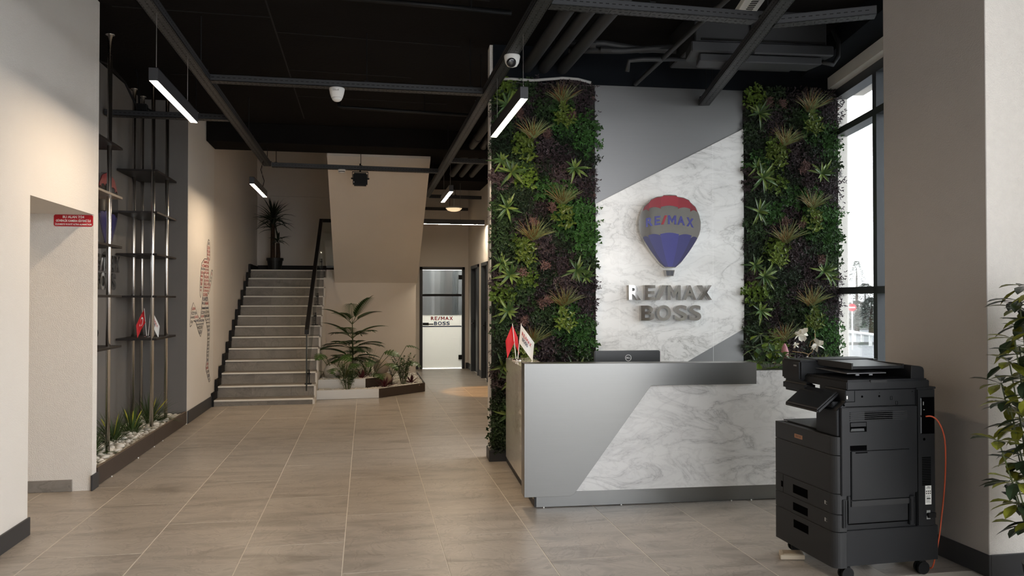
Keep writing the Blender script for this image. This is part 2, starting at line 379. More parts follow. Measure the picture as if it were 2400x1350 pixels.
# ---- left wall: a pier near the camera, an opening, a recess for the shelving, then the stair wall
def wall(name, boxes, m, extra=None):
    b = MB()
    for q in boxes: b.box(*q)
    return struct(b.build(name, m))
wall('wall_left', [(-2.9, XL, -2.6, 5.61, 0, ZC), (-2.9, XL, 5.61, 6.83, 2.235, ZC)], M_WALL)
wall('wall_left_2', [(-5.2, XL - 0.10, 6.83, 6.93, 0, ZC)], M_ROUGH)                 # the end wall of the passage: coarse plaster, looks at the camera
wall('wall_left_3', [(XL - 0.10, XL, 6.83, 6.935, 0, ZC)], M_ROUGH)
wall('wall_niche', [(-2.82, -2.72, 6.93, 10.22, 0, ZC), (-2.72, XL - 0.002, 10.22, 10.30, 0, ZC)], M_GREYWALL)
wall('wall_left_4', [(-2.9, XL, 10.30, 11.90, 0, ZC), (XL - 0.03, XL, 10.2215, 10.30, 0, ZC)], M_WALL)
wall('wall_stairs', [(-2.9, XL - 0.012, 11.90, 16.75, 0, 6.4)], M_BEIGE)
wall('wall_stairs_back', [(-2.9, 1.0, 16.60, 16.75, 0, 3.66), (-2.9, 1.0, 16.54, 16.75, 3.66, 6.4)], M_BEIGE)
wall('wall_passage_left', [(-5.2, -5.1, 2.5, 6.93, 0, ZC), (-5.2, -2.9, 2.4, 2.5, 0, ZC)], M_WALL)
t = thing('passage_lamp', 'round warm ceiling lamp inside the passage behind the left pier', 'lamp', place(-3.55, 5.1, 2.9))
q = MB(); q.lathe([(0.16, 0.0), (0.16, -0.03), (0.15, -0.03), (0.15, -0.004), (0, -0.004)], 24); q.build('rim', M_WHITE, t)
q = MB(); q.lathe([(0.15, -0.028), (0.08, -0.04), (0, -0.044)], 24); q.build('diffuser', emit('warm_passage_diffuser', (1.0, 0.72, 0.42), 50.0), t)
wall('ceiling_passage', [(-5.2, -2.9, 2.4, 6.93, 2.9, 3.0)], M_WALL)
# under the upper flight, the corridor and its door wall
wall('wall_under_stairs', [(-0.78, 0.95, 15.05, 15.13, 0, 1.95), (0.87, 0.95, 15.13, 17.2, 0, ZC)], M_BEIGE)
wall('wall_back', [(0.87, 1.172, 17.2, 17.32, 0, ZC), (2.168, 2.35, 17.2, 17.32, 0, ZC), (1.172, 2.168, 17.2, 17.32, 2.25, ZC)], M_BEIGE)
wall('wall_corridor', [(2.25, 2.35, 16.60, 17.2, 0, ZC), (2.25, 2.35, 15.10, 15.52, 0, ZC), (2.25, 2.35, 8.6, 14.25, 0, ZC),
                       (2.25, 2.35, 15.52, 16.60, 2.26, ZC), (2.25, 2.35, 14.25, 15.10, 2.26, ZC)], M_BEIGE)
wall('wall_stairwell', [(0.95, 1.02, 11.93, 17.2, ZC - 0.02, 6.4), (-2.9, 1.02, 11.87, 11.93, ZC + 0.1, 6.4)], M_BEIGE)
wall('ceiling_stairwell', [(-2.9, 1.02, 11.9, 16.75, 6.4, 6.5)], M_BEIGE)
# reception wall: plaster, painted dark above the panels
b = MB(); b.box(0.80, 4.512, 7.45, 7.62, 0, ZC); struct(b.build('wall_reception', M_ROUGH, None, Matrix.Rotation(TH, 4, 'Z')))
b = MB(); b.box(0.83, 4.50, 7.43, 7.45, 3.655, ZC); struct(b.build('trim_1', M_DARKWALL, None, Matrix.Rotation(TH, 4, 'Z')))
# ceiling and its beams
c_ = MB(); c_.box(-2.9, 5.6, -2.6, 11.93, ZC, ZC + 0.12); c_.box(1.0, 3.0, 11.93, 17.32, ZC, ZC + 0.12)
ceiling = struct(c_.build('ceiling', M_CEIL))
for (x0, y0, x1, y1) in ((-0.81, 4.5, -0.83, 10.9), (-0.82, 6.2, 1.0, 6.3), (-0.82, 7.4, 0.9, 7.5), (-0.82, 8.6, 0.5, 8.66), (-2.1, 9.0, -0.82, 9.0), (-0.82, 9.7, 1.0, 9.76), (-2.1, 7.0, -0.82, 7.02)):
    j = MB(); d = Vector((x1 - x0, y1 - y0, 0)).normalized() ; p = Vector((-d.y, d.x, 0)) * 0.007
    a = Vector((x0, y0, 0)); e = Vector((x1, y1, 0))
    j.prism([(a + p)[:2], (e + p)[:2], (e - p)[:2], (a - p)[:2]], ZC - 0.004, ZC); j.build('board_joint', M_SLOT, ceiling)
b = MB(); b.box(-2.172, 3.0, 11.31, 11.93, 3.735, ZC); struct(b.build('beam_back', M_CEIL, bevel=0.006))
b = MB(); b.box(1.02, 2.25, 14.2, 15.4, 3.72, ZC); struct(b.build('beam_corridor', M_CEIL))
# facade on the right: 12.4 degrees off, frame inside the glass
FA = radians(12.4); FD = Vector((sin(FA), cos(FA), 0)); FN = Vector((cos(FA), -sin(FA), 0)); FP = Vector((4.882, 7.215, 0))
FM = frame(FP, FD, Z, -FN)          # local x: along the facade (away), y: up, z: into the room
def fbox(mb, s0, s1, z0, z1, o0, o1, mi=0): return mb.box(s0, s1, z0, z1, o0, o1, mi)
b = MB(); fbox(b, -3.2, 0.2, 3.70, 3.815, -0.25, 0.22); struct(b.build('beam_window', M_WALL, None, FM))
b = MB(); fbox(b, -3.4, 0.3, 3.815, ZC, -0.25, 0.50); struct(b.build('beam_facade', M_DARKWALL, None, FM))
fr = MB()
win = struct(link('window_1', None, None, FM))
def fpart(name, q, m=M_FRAME, **k):
    p = MB(); fbox(p, *q); return p.build(name, m, win, **k)
fpart('top_rail', (-3.2, 0.1, 3.61, 3.70, 0.0, 0.13)); fpart('transom', (-3.2, 0.1, 3.225, 3.29, 0.0, 0.13)); fpart('transom', (-3.2, 0.1, 1.60, 1.665, 0.0, 0.13))
fpart('bottom_rail', (-3.2, 0.1, 0.0, 0.08, 0.0, 0.13))
fpart('mullion', (-0.98, -0.90, 0.0, 3.7, 0.0, 0.13)); fpart('mullion', (-2.5, -2.42, 0.0, 3.7, 0.0, 0.13))
for s0, s1 in ((-0.90, 0.1), (-2.42, -0.98)):
    for z0, z1 in ((0.08, 1.60), (1.665, 3.225), (3.29, 3.61)): fpart('pane', (s0, s1, z0, z1, 0.0, 0.008), M_GLASS)
# pier on the right
b = MB(); b.box(3.42, 4.62, 3.785, 4.645, 0, ZC); struct(b.build('wall_right_pier', M_WALL))
b = MB(); b.box(3.415, 3.421, 3.779, 4.645, 0, ZC); struct(b.build('trim_3', M_PIERSHADE))  # left face of the pier, its shade put into a darker plaster colour
PIERFRONT = MB(); PIERFRONT.box(3.421, 4.62, 3.779, 3.7855, 0, ZC); struct(PIERFRONT.build('trim_2', M_ROUGH))
# the rest of the front of the shop, behind and beside the camera: an unseen back wall shaped for the daylight, the glazed front left open on the right
wall('wall_front', [(-2.9, 1.2, -2.72, -2.6, 0, ZC), (1.2, 5.6, -2.72, -2.6, 0, 0.5)], M_WALL)
wall('wall_daylight_blocker', [(3.88, 4.25, 2.35, 3.72, 0, ZC)], M_WALL)  # added out of view to hold daylight off the white pier face
# skirtings
def base(name, boxes, m=M_BASE, M=None):
    b = MB()
    for q in boxes: b.box(*q)
    return struct(b.build(name, m, None, M, bevel=0.003))
base('baseboard_left', [(XL, XL + 0.014, -2.6, 5.622, 0, 0.118)])
base('baseboard_left_2', [(XL, XL + 0.014, 6.80, 6.955, 0, 0.125)])
base('baseboard_passage', [(-5.1, -2.32, 6.818, 6.83, 0, 0.095)], M_SKIRT_TILE)
base('baseboard_left_3', [(XL, XL + 0.014, 10.24, 11.88, 0, 0.155)])
base('baseboard_pier', [(3.406, 3.42, 3.765, 4.66, 0, 0.125)])
base('baseboard_pier_2', [(3.42, 4.62, 3.765, 3.779, 0, 0.125)])
base('baseboard_back', [(0.95, 1.15, 17.188, 17.2, 0, 0.13), (2.19, 2.25, 17.188, 17.2, 0, 0.13)])
base('baseboard_corridor', [(2.238, 2.25, 15.12, 15.50, 0, 0.13), (2.238, 2.25, 16.62, 17.188, 0, 0.13), (2.238, 2.25, 9, 14.22, 0, 0.13)])
base('baseboard_reception', [(0.786, 1.9, 7.37, 7.45, 0, 0.105), (0.786, 0.80, 7.44, 7.63, 0, 0.105)], M_BASE, Matrix.Rotation(TH, 4, 'Z'))

# ---- doors
def framed_door(name, M, wdt, hgt, leaf_m, glazed=False):
    d = struct(link(name, None, None, M)); f = 0.062
    for nm, q in (('jamb', (0, f, 0, hgt)), ('jamb', (wdt - f, wdt, 0, hgt)), ('head', (0, wdt, hgt - f, hgt))):
        p = MB(); p.box(q[0], q[1], q[2], q[3], -0.08, 0.03); p.build(nm, M_FRAME if not glazed else M_BASE, d, bevel=0.003)
    return d
d1 = framed_door('door_1', on_y(1.17, 17.2, 0), 1.0, 2.255, M_BASE, True)
# glass leaf: top tinted dark to dim the lit office, frosted lower half with the shop name, black bar, handle and hinges
m_frost = mat('frosted_film', (0.74, 0.76, 0.75), 0.55, var=0.03)
p = MB(); p.box(0.065, 0.935, 1.19, 2.185, -0.05, -0.04); p.build('glass_leaf', glass('dimmed_door_glass', (0.30, 0.31, 0.31), 0.12), d1)
p = MB(); p.box(0.065, 0.935, 0.004, 1.19, -0.05, -0.04); p.build('glass_leaf', glass('door_glass_low', (0.90, 0.90, 0.88), 0.1), d1)
fm = bpy.data.materials.new('lit_frosted_film'); fm.use_nodes = True; nt = fm.node_tree; pb = nt.nodes['Principled BSDF']
pb.inputs['Base Color'].default_value = (0.72, 0.74, 0.73, 1); pb.inputs['Roughness'].default_value = 0.5
pb.inputs['Transmission Weight'].default_value = 0.0
tl = N(nt, 'ShaderNodeBsdfTranslucent'); tl.inputs['Color'].default_value = (0.85, 0.84, 0.81, 1)
mx = N(nt, 'ShaderNodeMixShader'); mx.inputs['Fac'].default_value = 0.6
nt.links.new(pb.outputs[0], mx.inputs[1]); nt.links.new(tl.outputs[0], mx.inputs[2]); nt.links.new(mx.outputs[0], nt.nodes['Material Output'].inputs['Surface'])
p = MB(); p.box(0.068, 0.932, 0.03, 0.925, -0.038, -0.036); p.build('frosted_film', fm, d1)
p = MB(); p.box(0.068, 0.932, 0.95, 1.19, -0.038, -0.036); p.build('frosted_film', fm, d1)
p = MB(); p.box(0.068, 0.932, 0.925, 0.95, -0.038, -0.0355); p.build('blue_stripe', mat('door_stripe_blue', (0.04, 0.075, 0.16), 0.6), d1)
p = MB(); p.box(0.065, 0.935, 1.605, 1.655, -0.055, -0.03); p.build('cross_bar', M_BLACK, d1)
p = MB(); brand(p, 0.25, 0.74, 1.075, 1.155, -0.0345); p.build('lettering', M_TXRED, d1)
p = MB(); brand(p, 0.32, 0.67, 0.965, 1.045, -0.0345, 'BOSS'); p.build('lettering', mat('door_print_blue', (0.03, 0.07, 0.18), 0.6), d1)
p = MB(); p.box(0.07, 0.20, 0.965, 1.02, -0.036, 0.01); p.tube([(0.12, 0.99, 0.0), (0.12, 0.99, 0.05), (0.30, 0.99, 0.05)], 0.012, 8); p.build('door_handle', M_BLACK, d1)
for z0 in (0.20, 1.98):
    p = MB(); p.box(0.865, 0.94, z0, z0 + 0.10, -0.056, -0.02); p.build('hinge', M_BLACK, d1)
# room behind the glass door
wall('wall_office', [(0.4, 0.5, 17.32, 20.4, 0, 3.2), (3.0, 3.1, 17.32, 20.4, 0, 3.2), (0.4, 3.1, 20.3, 20.4, 0, 3.2), (0.4, 3.1, 17.32, 20.4, 3.1, 3.2)], mat('office_paint', (0.36, 0.37, 0.37), 0.8))
q = MB(); q.box(0.9, 2.6, 17.9, 19.6, 3.07, 3.099); tag(q.build('office_ceiling_panel', emit('office_panel', (1.0, 0.98, 0.94), 75.0)), 'lit ceiling panel of the office behind the glass door', 'lamp')
vb = thing('vertical_blinds', 'grey vertical blinds in the office behind the glass door', 'blinds', place(0, 0, 0))
for i, (x, m_) in enumerate(((0.75, 0.20), (1.05, 0.30), (1.38, 0.16), (1.72, 0.26), (2.05, 0.14), (2.4, 0.30), (2.75, 0.2))):
    q = MB(); q.box(x - 0.11, x + 0.11, 19.4, 19.43, 0.05, 2.9); q.build('blind_strip', mat('blind_grey_%d' % i, (m_, m_, m_), 0.7), vb)
wall('floor_office', [(0.4, 3.1, 17.32, 20.4, -0.05, 0)], mat('office_floor', (0.10, 0.10, 0.10), 0.6))
def dark_door(name, M, wdt):
    d = framed_door(name, M, wdt, 2.25, M_BLACK)
    p = MB(); p.box(0.05, wdt - 0.05, 0.005, 2.20, -0.075, -0.045); p.build('door_leaf', mat('dark_door_leaf', (0.016, 0.016, 0.018), 0.4), d, bevel=0.003)
    p = MB(); p.box(0.09, 0.13, 0.93, 1.10, -0.045, -0.03); p.tube([(0.11, 1.03, -0.04), (0.11, 1.03, 0.02), (0.24, 1.03, 0.02)], 0.011, 8); p.build('door_handle', M_BLACK, d)
    return d
def on_mx(x, y, z): return frame((x, y, z), Vector((0, -1, 0)), Z, Vector((-1, 0, 0)))     # on a wall that looks towards -X
dark_door('door_2', on_mx(2.25, 16.58, 0), 1.04); dark_door('door_3', on_mx(2.25, 15.08, 0), 0.80)

# ================================================================== STAIRS
NST = 13; R0, RI, TR, YS = 0.09, 0.168, 0.30, 11.80
XA, XB = XL, -0.735
st = thing('staircase', 'straight flight of grey tiled stairs with white nosings rising to the landing', 'staircase', place(-1.45, YS, 0))
ox, oy = -1.45, YS
def nz(k): return R0 + RI * k          # top of step k
riser_me = {}
for k in range(NST):
    y = TR * k; z0 = 0.0 if k == 0 else nz(k - 1); z1 = nz(k)
    for xa, xb in ((XA + 0.035, XA + 0.51), (XA + 0.51, XA + 1.08), (XA + 1.08, XB - 0.03)):
        q = MB(); q.box(xa - ox, xb - ox - 0.002, y, y + 0.012, z0, z1 - 0.024); q.build('riser_tile', M_STEP, st)
    q = MB(); q.box(XA + 0.035 - ox, XB - 0.02 - ox, y - 0.018, y + 0.03, z1 - 0.024, z1); q.build('nosing', M_NOSE, st, bevel=0.003)
    if k < NST - 1:
        q = MB(); q.box(XA + 0.035 - ox, XB - 0.02 - ox, y + 0.03, y + TR + 0.01, z1 - 0.02, z1 - 0.001); q.build('tread_tile', M_STEP, st)
# landing slab, white side of the flight, stepped skirting along the wall
q = MB(); q.box(XA - ox, XB - ox, TR * (NST - 1) + 0.03, 16.60 - oy, nz(12) - 0.22, nz(12) - 0.001); q.build('landing', M_STEP, st)
poly = [(0.0, 0.0), (0.0, R0)]
for k in range(1, NST): poly += [(TR * k, nz(k - 1)), (TR * k, nz(k))]
poly += [(TR * 12 + 0.3, nz(12)), (TR * 12 + 0.3, 0.0)]
q = MB(); q.side_prism([(a, b - 0.022 if b > 0.05 else b) for a, b in poly], XB - 0.03 - ox, XB - ox); q.build('side_panel', M_WALL, st)
q = MB(); q.side_prism([(a + 0.013, b - 0.03 if b > 0.05 else b) for a, b in poly], XA + 0.02 - ox, XB - 0.03 - ox); q.build('core', M_STEP, st)
for k in range(NST):
    q = MB(); y = TR * k - 0.055; z1 = nz(k)
    q.box(XA - ox, XA + 0.035 - ox, y, y + 0.085 if k else y + 0.09, (0 if k == 0 else nz(k - 1) + 0.10), z1 + 0.105)
    q.box(XA - ox, XA + 0.035 - ox, y + 0.05, y + TR, z1 - 0.03, z1 + 0.105); q.build('stepped_skirting', M_BLACK, st)
q = MB(); q.box(XA - ox, 0.0 - ox, 16.585 - oy, 16.60 - oy, nz(12), nz(12) + 0.13); q.box(XA - ox, XA + 0.012 - ox, TR * 12 + 0.3, 16.6 - oy, nz(12), nz(12) + 0.105); q.build('landing_skirting', M_BLACK, st)
# upper flight: only its plastered underside shows
q = MB(); q.side_prism([(15.05, 1.855), (11.94, 3.70), (11.94, 3.99), (12.4, 3.99), (15.45, 2.2), (15.45, 1.855)], -0.575, 0.975)
q.side_prism([(15.10, 1.86), (15.45, 1.86), (15.45, 2.10), (15.10, 2.10)], -0.734, -0.575)
struct(q.build('wall_upper_flight', M_BEIGE))
q = MB(); q.box(0.93, 0.985, 12.0, 12.35, 3.53, 3.74); 
# handrail
rl = thing('stair_railing', 'black handrail on clear glass with black clamps beside the stairs', 'railing', place(-0.85, 11.75, 0))
ry = lambda k: TR * k
hr0 = Vector((0, 0.02, 1.06)); hr1 = Vector((0.0, 3.66, 3.06))
q = MB(); dv = (hr1 - hr0).normalized(); up = Vector((0, -dv.z, dv.y))
q.side_prism([(hr0.y, hr0.z - 0.035), (hr0.y, hr0.z + 0.035), (hr1.y, hr1.z + 0.035), (hr1.y + 0.02, hr1.z - 0.02)], -0.03, 0.03); q.box(-0.03, 0.62, 3.64, 3.70, 3.03, 3.095); q.build('handrail', M_BLACK, rl, bevel=0.004)
q = MB(); q.side_prism([(0.02, 0.20), (0.02, 1.03), (3.62, 3.02), (3.62, 2.15)], -0.006, 0.006); q.build('glass_panel', M_RAILGLASS, rl)
q = MB(); q.box(-0.009, 0.009, 0.012, 0.022, 0.20, 1.03); q.build('glass_edge', mat('dark_glass_edge', (0.02, 0.025, 0.022), 0.2), rl)
q = MB(); q.box(0.0, 0.62, 3.66, 3.672, 2.15, 3.03); q.build('glass_panel', M_RAILGLASS, rl)
for k in (1, 6, 8, 12):
    q = MB(); y = TR * k + 0.08; z = nz(k) 
    q.box(-0.05, 0.05, y - 0.05, y + 0.05, z, z + 0.014); q.box(-0.022, -0.008, y - 0.02, y + 0.02, z, z + 0.22); q.box(0.008, 0.022, y - 0.02, y + 0.02, z, z + 0.22); q.tube([(-0.03, y, z + 0.16), (0.03, y, z + 0.16)], 0.01, 8)
    q.build('glass_clamp', M_BLACK, rl)
# ================================================================== CEILING CHANNELS, LAMPS, PIPES
ZH = 3.48
def channel(label, a, b, width=0.105, hgt=0.06, dense=True):
    """slotted strut channel from A to B, hung on rods"""
    a = Vector(a); b = Vector(b); d = (b - a); L = d.length; d.normalize()
    M = frame((a.x, a.y, ZH), d, Vector((-d.y, d.x, 0)), Z)
    t = thing('slotted_channel', label, 'channel', M, 'slotted ceiling channels')
    h = width / 2
    q = MB(); q.box(0, L, -h, h, 0, 0.004); q.box(0, L, -h, -h + 0.004, 0, hgt); q.box(0, L, h - 0.004, h, 0, hgt); q.box(0, L, -h, -h + 0.016, hgt - 0.004, hgt); q.box(0, L, h - 0.016, h, hgt - 0.004, hgt)
    q.build('profile', M_CHAN, t)
    s = MB(); n = int(L / 0.045)
    for i in range(n):
        x = (i + 0.5) * 0.045
        for y in (-h + 0.013, h - 0.013): s.box(x - 0.013, x + 0.013, y - 0.0025, y + 0.0025, -0.0006, 0)
        for sd in (-1, 1): s.box(x - 0.012, x + 0.012, sd * h - (0.0005 if sd < 0 else 0), sd * h + (0.0005 if sd > 0 else 0), 0.028, 0.034)
    n = int(L / 0.14)
    for i in range(n):
        x = (i + 0.5) * 0.14
        s.prism([(x - 0.012, 0), (x, -0.009), (x + 0.012, 0), (x, 0.009)], -0.0006, 0)
        s.box(x + 0.066, x + 0.070, -0.022, 0.022, -0.0006, 0); s.box(x + 0.030, x + 0.052, -0.0025, 0.0025, -0.0006, 0); s.box(x - 0.052, x - 0.030, -0.0025, 0.0025, -0.0006, 0)
    stuff(s.build('slots', M_SLOT, t))
    return t
def rod(t, x, y=0.0):
    q = MB(); q.tube([(x, y, 0.03), (x, y, ZC - ZH - 0.002)], 0.005, 6); q.box(x - 0.02, x + 0.02, -0.06, 0.06, 0.06, 0.066); q.build('hanger_rod', M_BLACK, t)
c1 = channel('long slotted channel above the hanging lamps by the shelving wall', (-1.41, 1.0, 0), (-1.41, 11.75, 0)); [rod(c1, x) for x in (3.0, 6.1, 8.9, 10.72)]
c2 = channel('long slotted channel ending in the corridor, carrying the white bullet camera', (1.135, 1.0, 0), (1.135, 14.75, 0)); [rod(c2, x) for x in (3.0, 6.7, 9.9, 12.4)]
c3 = channel('cross channel with the white dome camera hanging at its middle', (-1.355, 7.26, 0), (1.08, 7.26, 0)); [rod(c3, x) for x in (1.36, 2.32)]
c4 = channel('short cross channel running behind the steel poles into the grey recess', (-2.70, 8.82, 0), (-1.465, 8.82, 0)); rod(c4, 0.9)
c5 = channel('cross channel with the projector hanging below, in front of the stairs', (-1.355, 11.80, 0), (1.08, 11.90, 0)); [rod(c5, x) for x in (0.06, 1.28)]
c6 = channel('cross channel over the pipes, meeting the slanting channel by the vented lamp', (1.19, 4.97, 0), (2.66, 4.99, 0)); [rod(c6, x) for x in (0.7,)]
c7 = channel('short cross channel running from the slanting channel to the pier', (2.83, 5.04, 0), (3.42, 4.73, 0))
c8 = channel('slanting channel that ends against the grey panel over the marble', (2.05, 2.0, 0), (3.315, 7.24, 0)); [rod(c8, x) for x in (3.1, 5.0, 5.3)]
c9 = channel('short cross channel over the far pipes next to the green wall edge', (1.19, 10.95, 0), (2.24, 10.98, 0)); rod(c9, 0.5)
c10 = channel('angled corridor channel, nearer of the two beyond the corridor lamp', (1.19, 14.85, 0), (2.2, 14.9, 0), 0.07); rod(c10, 0.5)
c11 = channel('corridor channel hanging furthest back by the glass door wall', (1.20, 16.9, 0), (2.2, 16.9, 0), 0.07); rod(c11, 0.6)

def pendant(label, M, L, wires=(0.15, 0.85), top=ZH, mlamp=M_LAMP):
    """linear pendant, local x along the lamp, z=0 at the diffuser"""
    t = thing('linear_pendant_lamp', label, 'lamp', M, 'linear pendant lamps')
    q = MB(); q.box(0, L, -0.029, -0.025, 0, 0.09); q.box(0, L, 0.025, 0.029, 0, 0.09); q.box(0, L, -0.029, 0.029, 0.086, 0.09); q.box(0, 0.003, -0.025, 0.025, 0, 0.09); q.box(L - 0.003, L, -0.025, 0.025, 0, 0.09); q.build('housing', M_BASE, t)
    q = MB(); q.box(0.003, L - 0.003, -0.025, 0.025, 0.001, 0.006); q.build('diffuser', mlamp, t)
    z = M.translation.z
    for wx in wires:
        q = MB(); q.tube([(wx * L, 0, 0.09), (wx * L, 0, top - z + 0.002)], 0.0022, 5); q.tube([(wx * L, 0, 0.09), (wx * L, 0, 0.105)], 0.006, 6); q.build('suspension_wire', mat('wire_steel', (0.4, 0.38, 0.36), 0.35, 1.0) if 'wire_steel' not in bpy.data.materials else bpy.data.materials['wire_steel'], t)
    return t
def along_y(x, y, z): return frame((x, y, z), Vector((0, 1, 0)), Vector((-1, 0, 0)), Z)
pendant('lit hanging strip lamp in front of the shelving recess', along_y(-1.39, 5.49, 3.0), 1.26, (0.06, 0.80))
pendant('lit hanging strip lamp in front of the left green wall', along_y(1.125, 5.49, 3.0), 1.37, (0.03, 0.86))
pendant('lit hanging strip lamp by the stair wall above the first steps', along_y(-1.415, 10.22, 3.0), 1.32, (0.75,))
pendant('lit hanging strip lamp under the pipes at the corridor entrance', along_y(1.135, 10.45, 3.0), 1.2, (0.1, 0.85))
pendant('lit hanging strip lamp set crosswise in the corridor above the glass door', frame((1.06, 14.5, 2.945), Vector((1, 0, 0)), Vector((0, 1, 0)), Z), 1.14, (0.6,), 3.7195, M_LAMP2)
# black cable loop down to the stair lamp
q = MB(); q.tube([(-1.42, 11.35, ZH + 0.0), (-1.45, 11.33, 3.36), (-1.40, 11.30, 3.2), (-1.415, 11.25, 3.09)], 0.005, 6); tag(q.build('lamp_cable', M_BLACK), 'thin black cable drooping to the lamp by the stair wall', 'cable')

# security cameras
t = thing('dome_camera', 'white dome security camera under the cross channel, seen from the front', 'camera', place(-0.263, 7.26, ZH))
q = MB(); q.lathe([(0.068, -0.002), (0.070, -0.012), (0.062, -0.055), (0.052, -0.088), (0.050, -0.09)], 28); q.build('housing', M_WHITE, t, smooth=True)
q = MB(); q.lathe([(0.050, -0.088), (0.042, -0.108), (0.025, -0.121), (0.0, -0.124)], 24); q.build('eyeball', M_WHITE, t, smooth=True)
q = MB(); q.box(-0.035, 0.02, -0.0665, -0.060, -0.038, -0.022); q.build('sticker', mat('sticker_grey', (0.45, 0.44, 0.43), 0.5), t)
t = thing('turret_camera', 'white turret security camera on the long channel beside the green wall', 'camera', place(1.135, 6.02, ZH, radians(35)))
q = MB(); q.lathe([(0.062, -0.002), (0.064, -0.012), (0.055, -0.06), (0.040, -0.085), (0.0, -0.10)], 24); q.build('housing', M_WHITE, t, smooth=True)
q = MB(); q.lathe([(0.036, -0.015), (0.036, 0.012), (0.028, 0.016), (0, 0.016)], 20, 0, Matrix.Translation((-0.038, -0.03, -0.072)) @ Matrix.Rotation(radians(115), 4, 'X') @ Matrix.Rotation(radians(-25), 4, 'Y')); q.build('lens', mat('lens_black', (0.008, 0.008, 0.01), 0.15), t, smooth=True)
# projector and detector below the rear cross channel
t = thing('projector', 'black projector hanging from the cross channel before the stair soffit', 'projector', place(-0.085, 11.86, ZH))
q = MB(); q.box(-0.108, 0.108, -0.06, 0.06, -0.235, -0.045); q.build('body', M_BLACK, t, bevel=0.018, seg=2)
q = MB(); q.box(-0.120, -0.112, -0.012, 0.012, -0.14, -0.02); q.box(0.112, 0.120, -0.012, 0.012, -0.14, -0.02); q.box(-0.12, 0.12, -0.012, 0.012, -0.03, -0.02); q.tube([(0, 0, -0.03), (0, 0, 0.10)], 0.012, 8); q.build('bracket', M_BLACK, t)
for sx in (-1, 1):
    q = MB(); q.tube([(sx * 0.108, 0, -0.125), (sx * 0.135, 0, -0.125)], 0.012, 8); q.build('knob', M_BLACK, t)
q = MB(); q.box(-0.095, -0.088, -0.0605, -0.06, -0.20, -0.175); q.build('label_mark', M_WHITE, t)
t = thing('smoke_detector', 'small white round detector under the rear cross channel', 'detector', place(-0.355, 11.84, ZH))
q = MB(); q.lathe([(0.055, 0.0), (0.058, -0.02), (0.05, -0.028)], 22); q.build('base_ring', M_WHITE, t, smooth=True)
q = MB(); q.lathe([(0.046, -0.028), (0.046, -0.038)], 22); q.build('vent_gap', M_SLOT, t)
q = MB(); q.lathe([(0.052, -0.038), (0.045, -0.05), (0, -0.053)], 22); q.build('dome_cap', M_WHITE, t, smooth=True)

# pipes
def pipe(label, pts, r, m=M_PIPE, collars=(), name='pipe', group=None, n=14):
    t = thing(name, label, 'pipe', Matrix.Translation(pts[0]), group); P = [Vector(p) - Vector(pts[0]) for p in pts]
    q = MB(); q.tube(P, r, n); q.build('tube', m, t, smooth=True)
    for f in collars:
        a = P[0].lerp(P[-1], f); d = (P[-1] - P[0]).normalized(); k = MB(); k.tube([a - d * 0.05, a + d * 0.05], r * 1.12, n); k.build('collar', m, t)
    return t
for i, (x, lb) in enumerate(((1.535, 'thick ceiling pipe closest to the long channel, running over the green wall'), (1.70, 'thick ceiling pipe in the middle of three over the green wall'), (1.885, 'thick ceiling pipe closest to the grey panel of three over the green wall'))):
    pipe(lb, [(x, 2.5, 3.80), (x, 13.95, 3.80)], 0.056, M_PIPE, (0.26, 0.72, 0.86), 'drain_pipe', 'thick ceiling pipes')
pipe('thin straight pipe slanting up from the grey panel to the cross channel', [(2.60, 7.24, 3.66), (2.60, 5.6, 3.74), (2.60, 4.2, 3.78)], 0.022)
a = rec(1.35, 7.0); b2 = rec(2.32, 6.75)
pipe('upper lagged pipe leading to the air conditioner', [(a.x, a.y, 3.90), (a.x + 0.45, a.y - 0.08, 3.90), (a.x + 0.8, a.y - 0.1, 3.86), (b2.x + 0.1, b2.y, 3.83)], 0.034, M_PIPE, (0.3,))
pipe('lower lagged pipe leading to the air conditioner', [(a.x + 0.12, a.y - 0.05, 3.83), (a.x + 0.6, a.y - 0.12, 3.83), (a.x + 0.85, a.y - 0.12, 3.86), (b2.x + 0.1, b2.y - 0.04, 3.79)], 0.028, M_PIPE, (0.35,))
pipe('drain pipe with an elbow below the air conditioner', [(b2.x + 0.15, b2.y - 0.1, 3.70), (b2.x - 0.25, b2.y - 0.08, 3.68), (b2.x - 0.36, b2.y - 0.05, 3.67), (b2.x - 0.37, b2.y - 0.03, 3.58)], 0.021)
t = pipe('black sprinkler pipe with an elbow in the middle of the ceiling', [(-0.31, 9.26, 3.87), (-0.31, 9.26, 3.80), (-0.27, 9.26, 3.79), (1.28, 9.38, 3.79)], 0.02, M_BLACK, (), 'sprinkler_pipe')
q = MB(); q.tube([(1.0, 0.08, -0.08), (1.0, 0.08, 0.14)], 0.006, 6); q.build('hanger_rod', M_BLACK, t)
t = pipe('black sprinkler pipe nearest the camera at the top of the ceiling', [(-0.2, 5.95, 3.82), (1.12, 5.97, 3.80)], 0.02, M_BLACK, (), 'sprinkler_pipe')
for x in (0.42, 1.0):
    q = MB(); q.tube([(x, 0.0, -0.02), (x, 0.0, 0.19)], 0.006, 6); q.build('hanger_rod', M_BLACK, t)
pts = [rec(u, 7.36, z) for u, z in ((0.90, 3.655), (1.0, 3.662), (1.2, 3.655), (1.35, 3.672), (1.5, 3.69), (1.65, 3.685), (1.78, 3.655))]
q = MB(); q.tube(pts, 0.014, 8); tag(q.build('cable_conduit', mat('pale_conduit', (0.42, 0.42, 0.41), 0.5), smooth=True), 'pale flexible conduit lying along the top edge of the green wall', 'conduit')
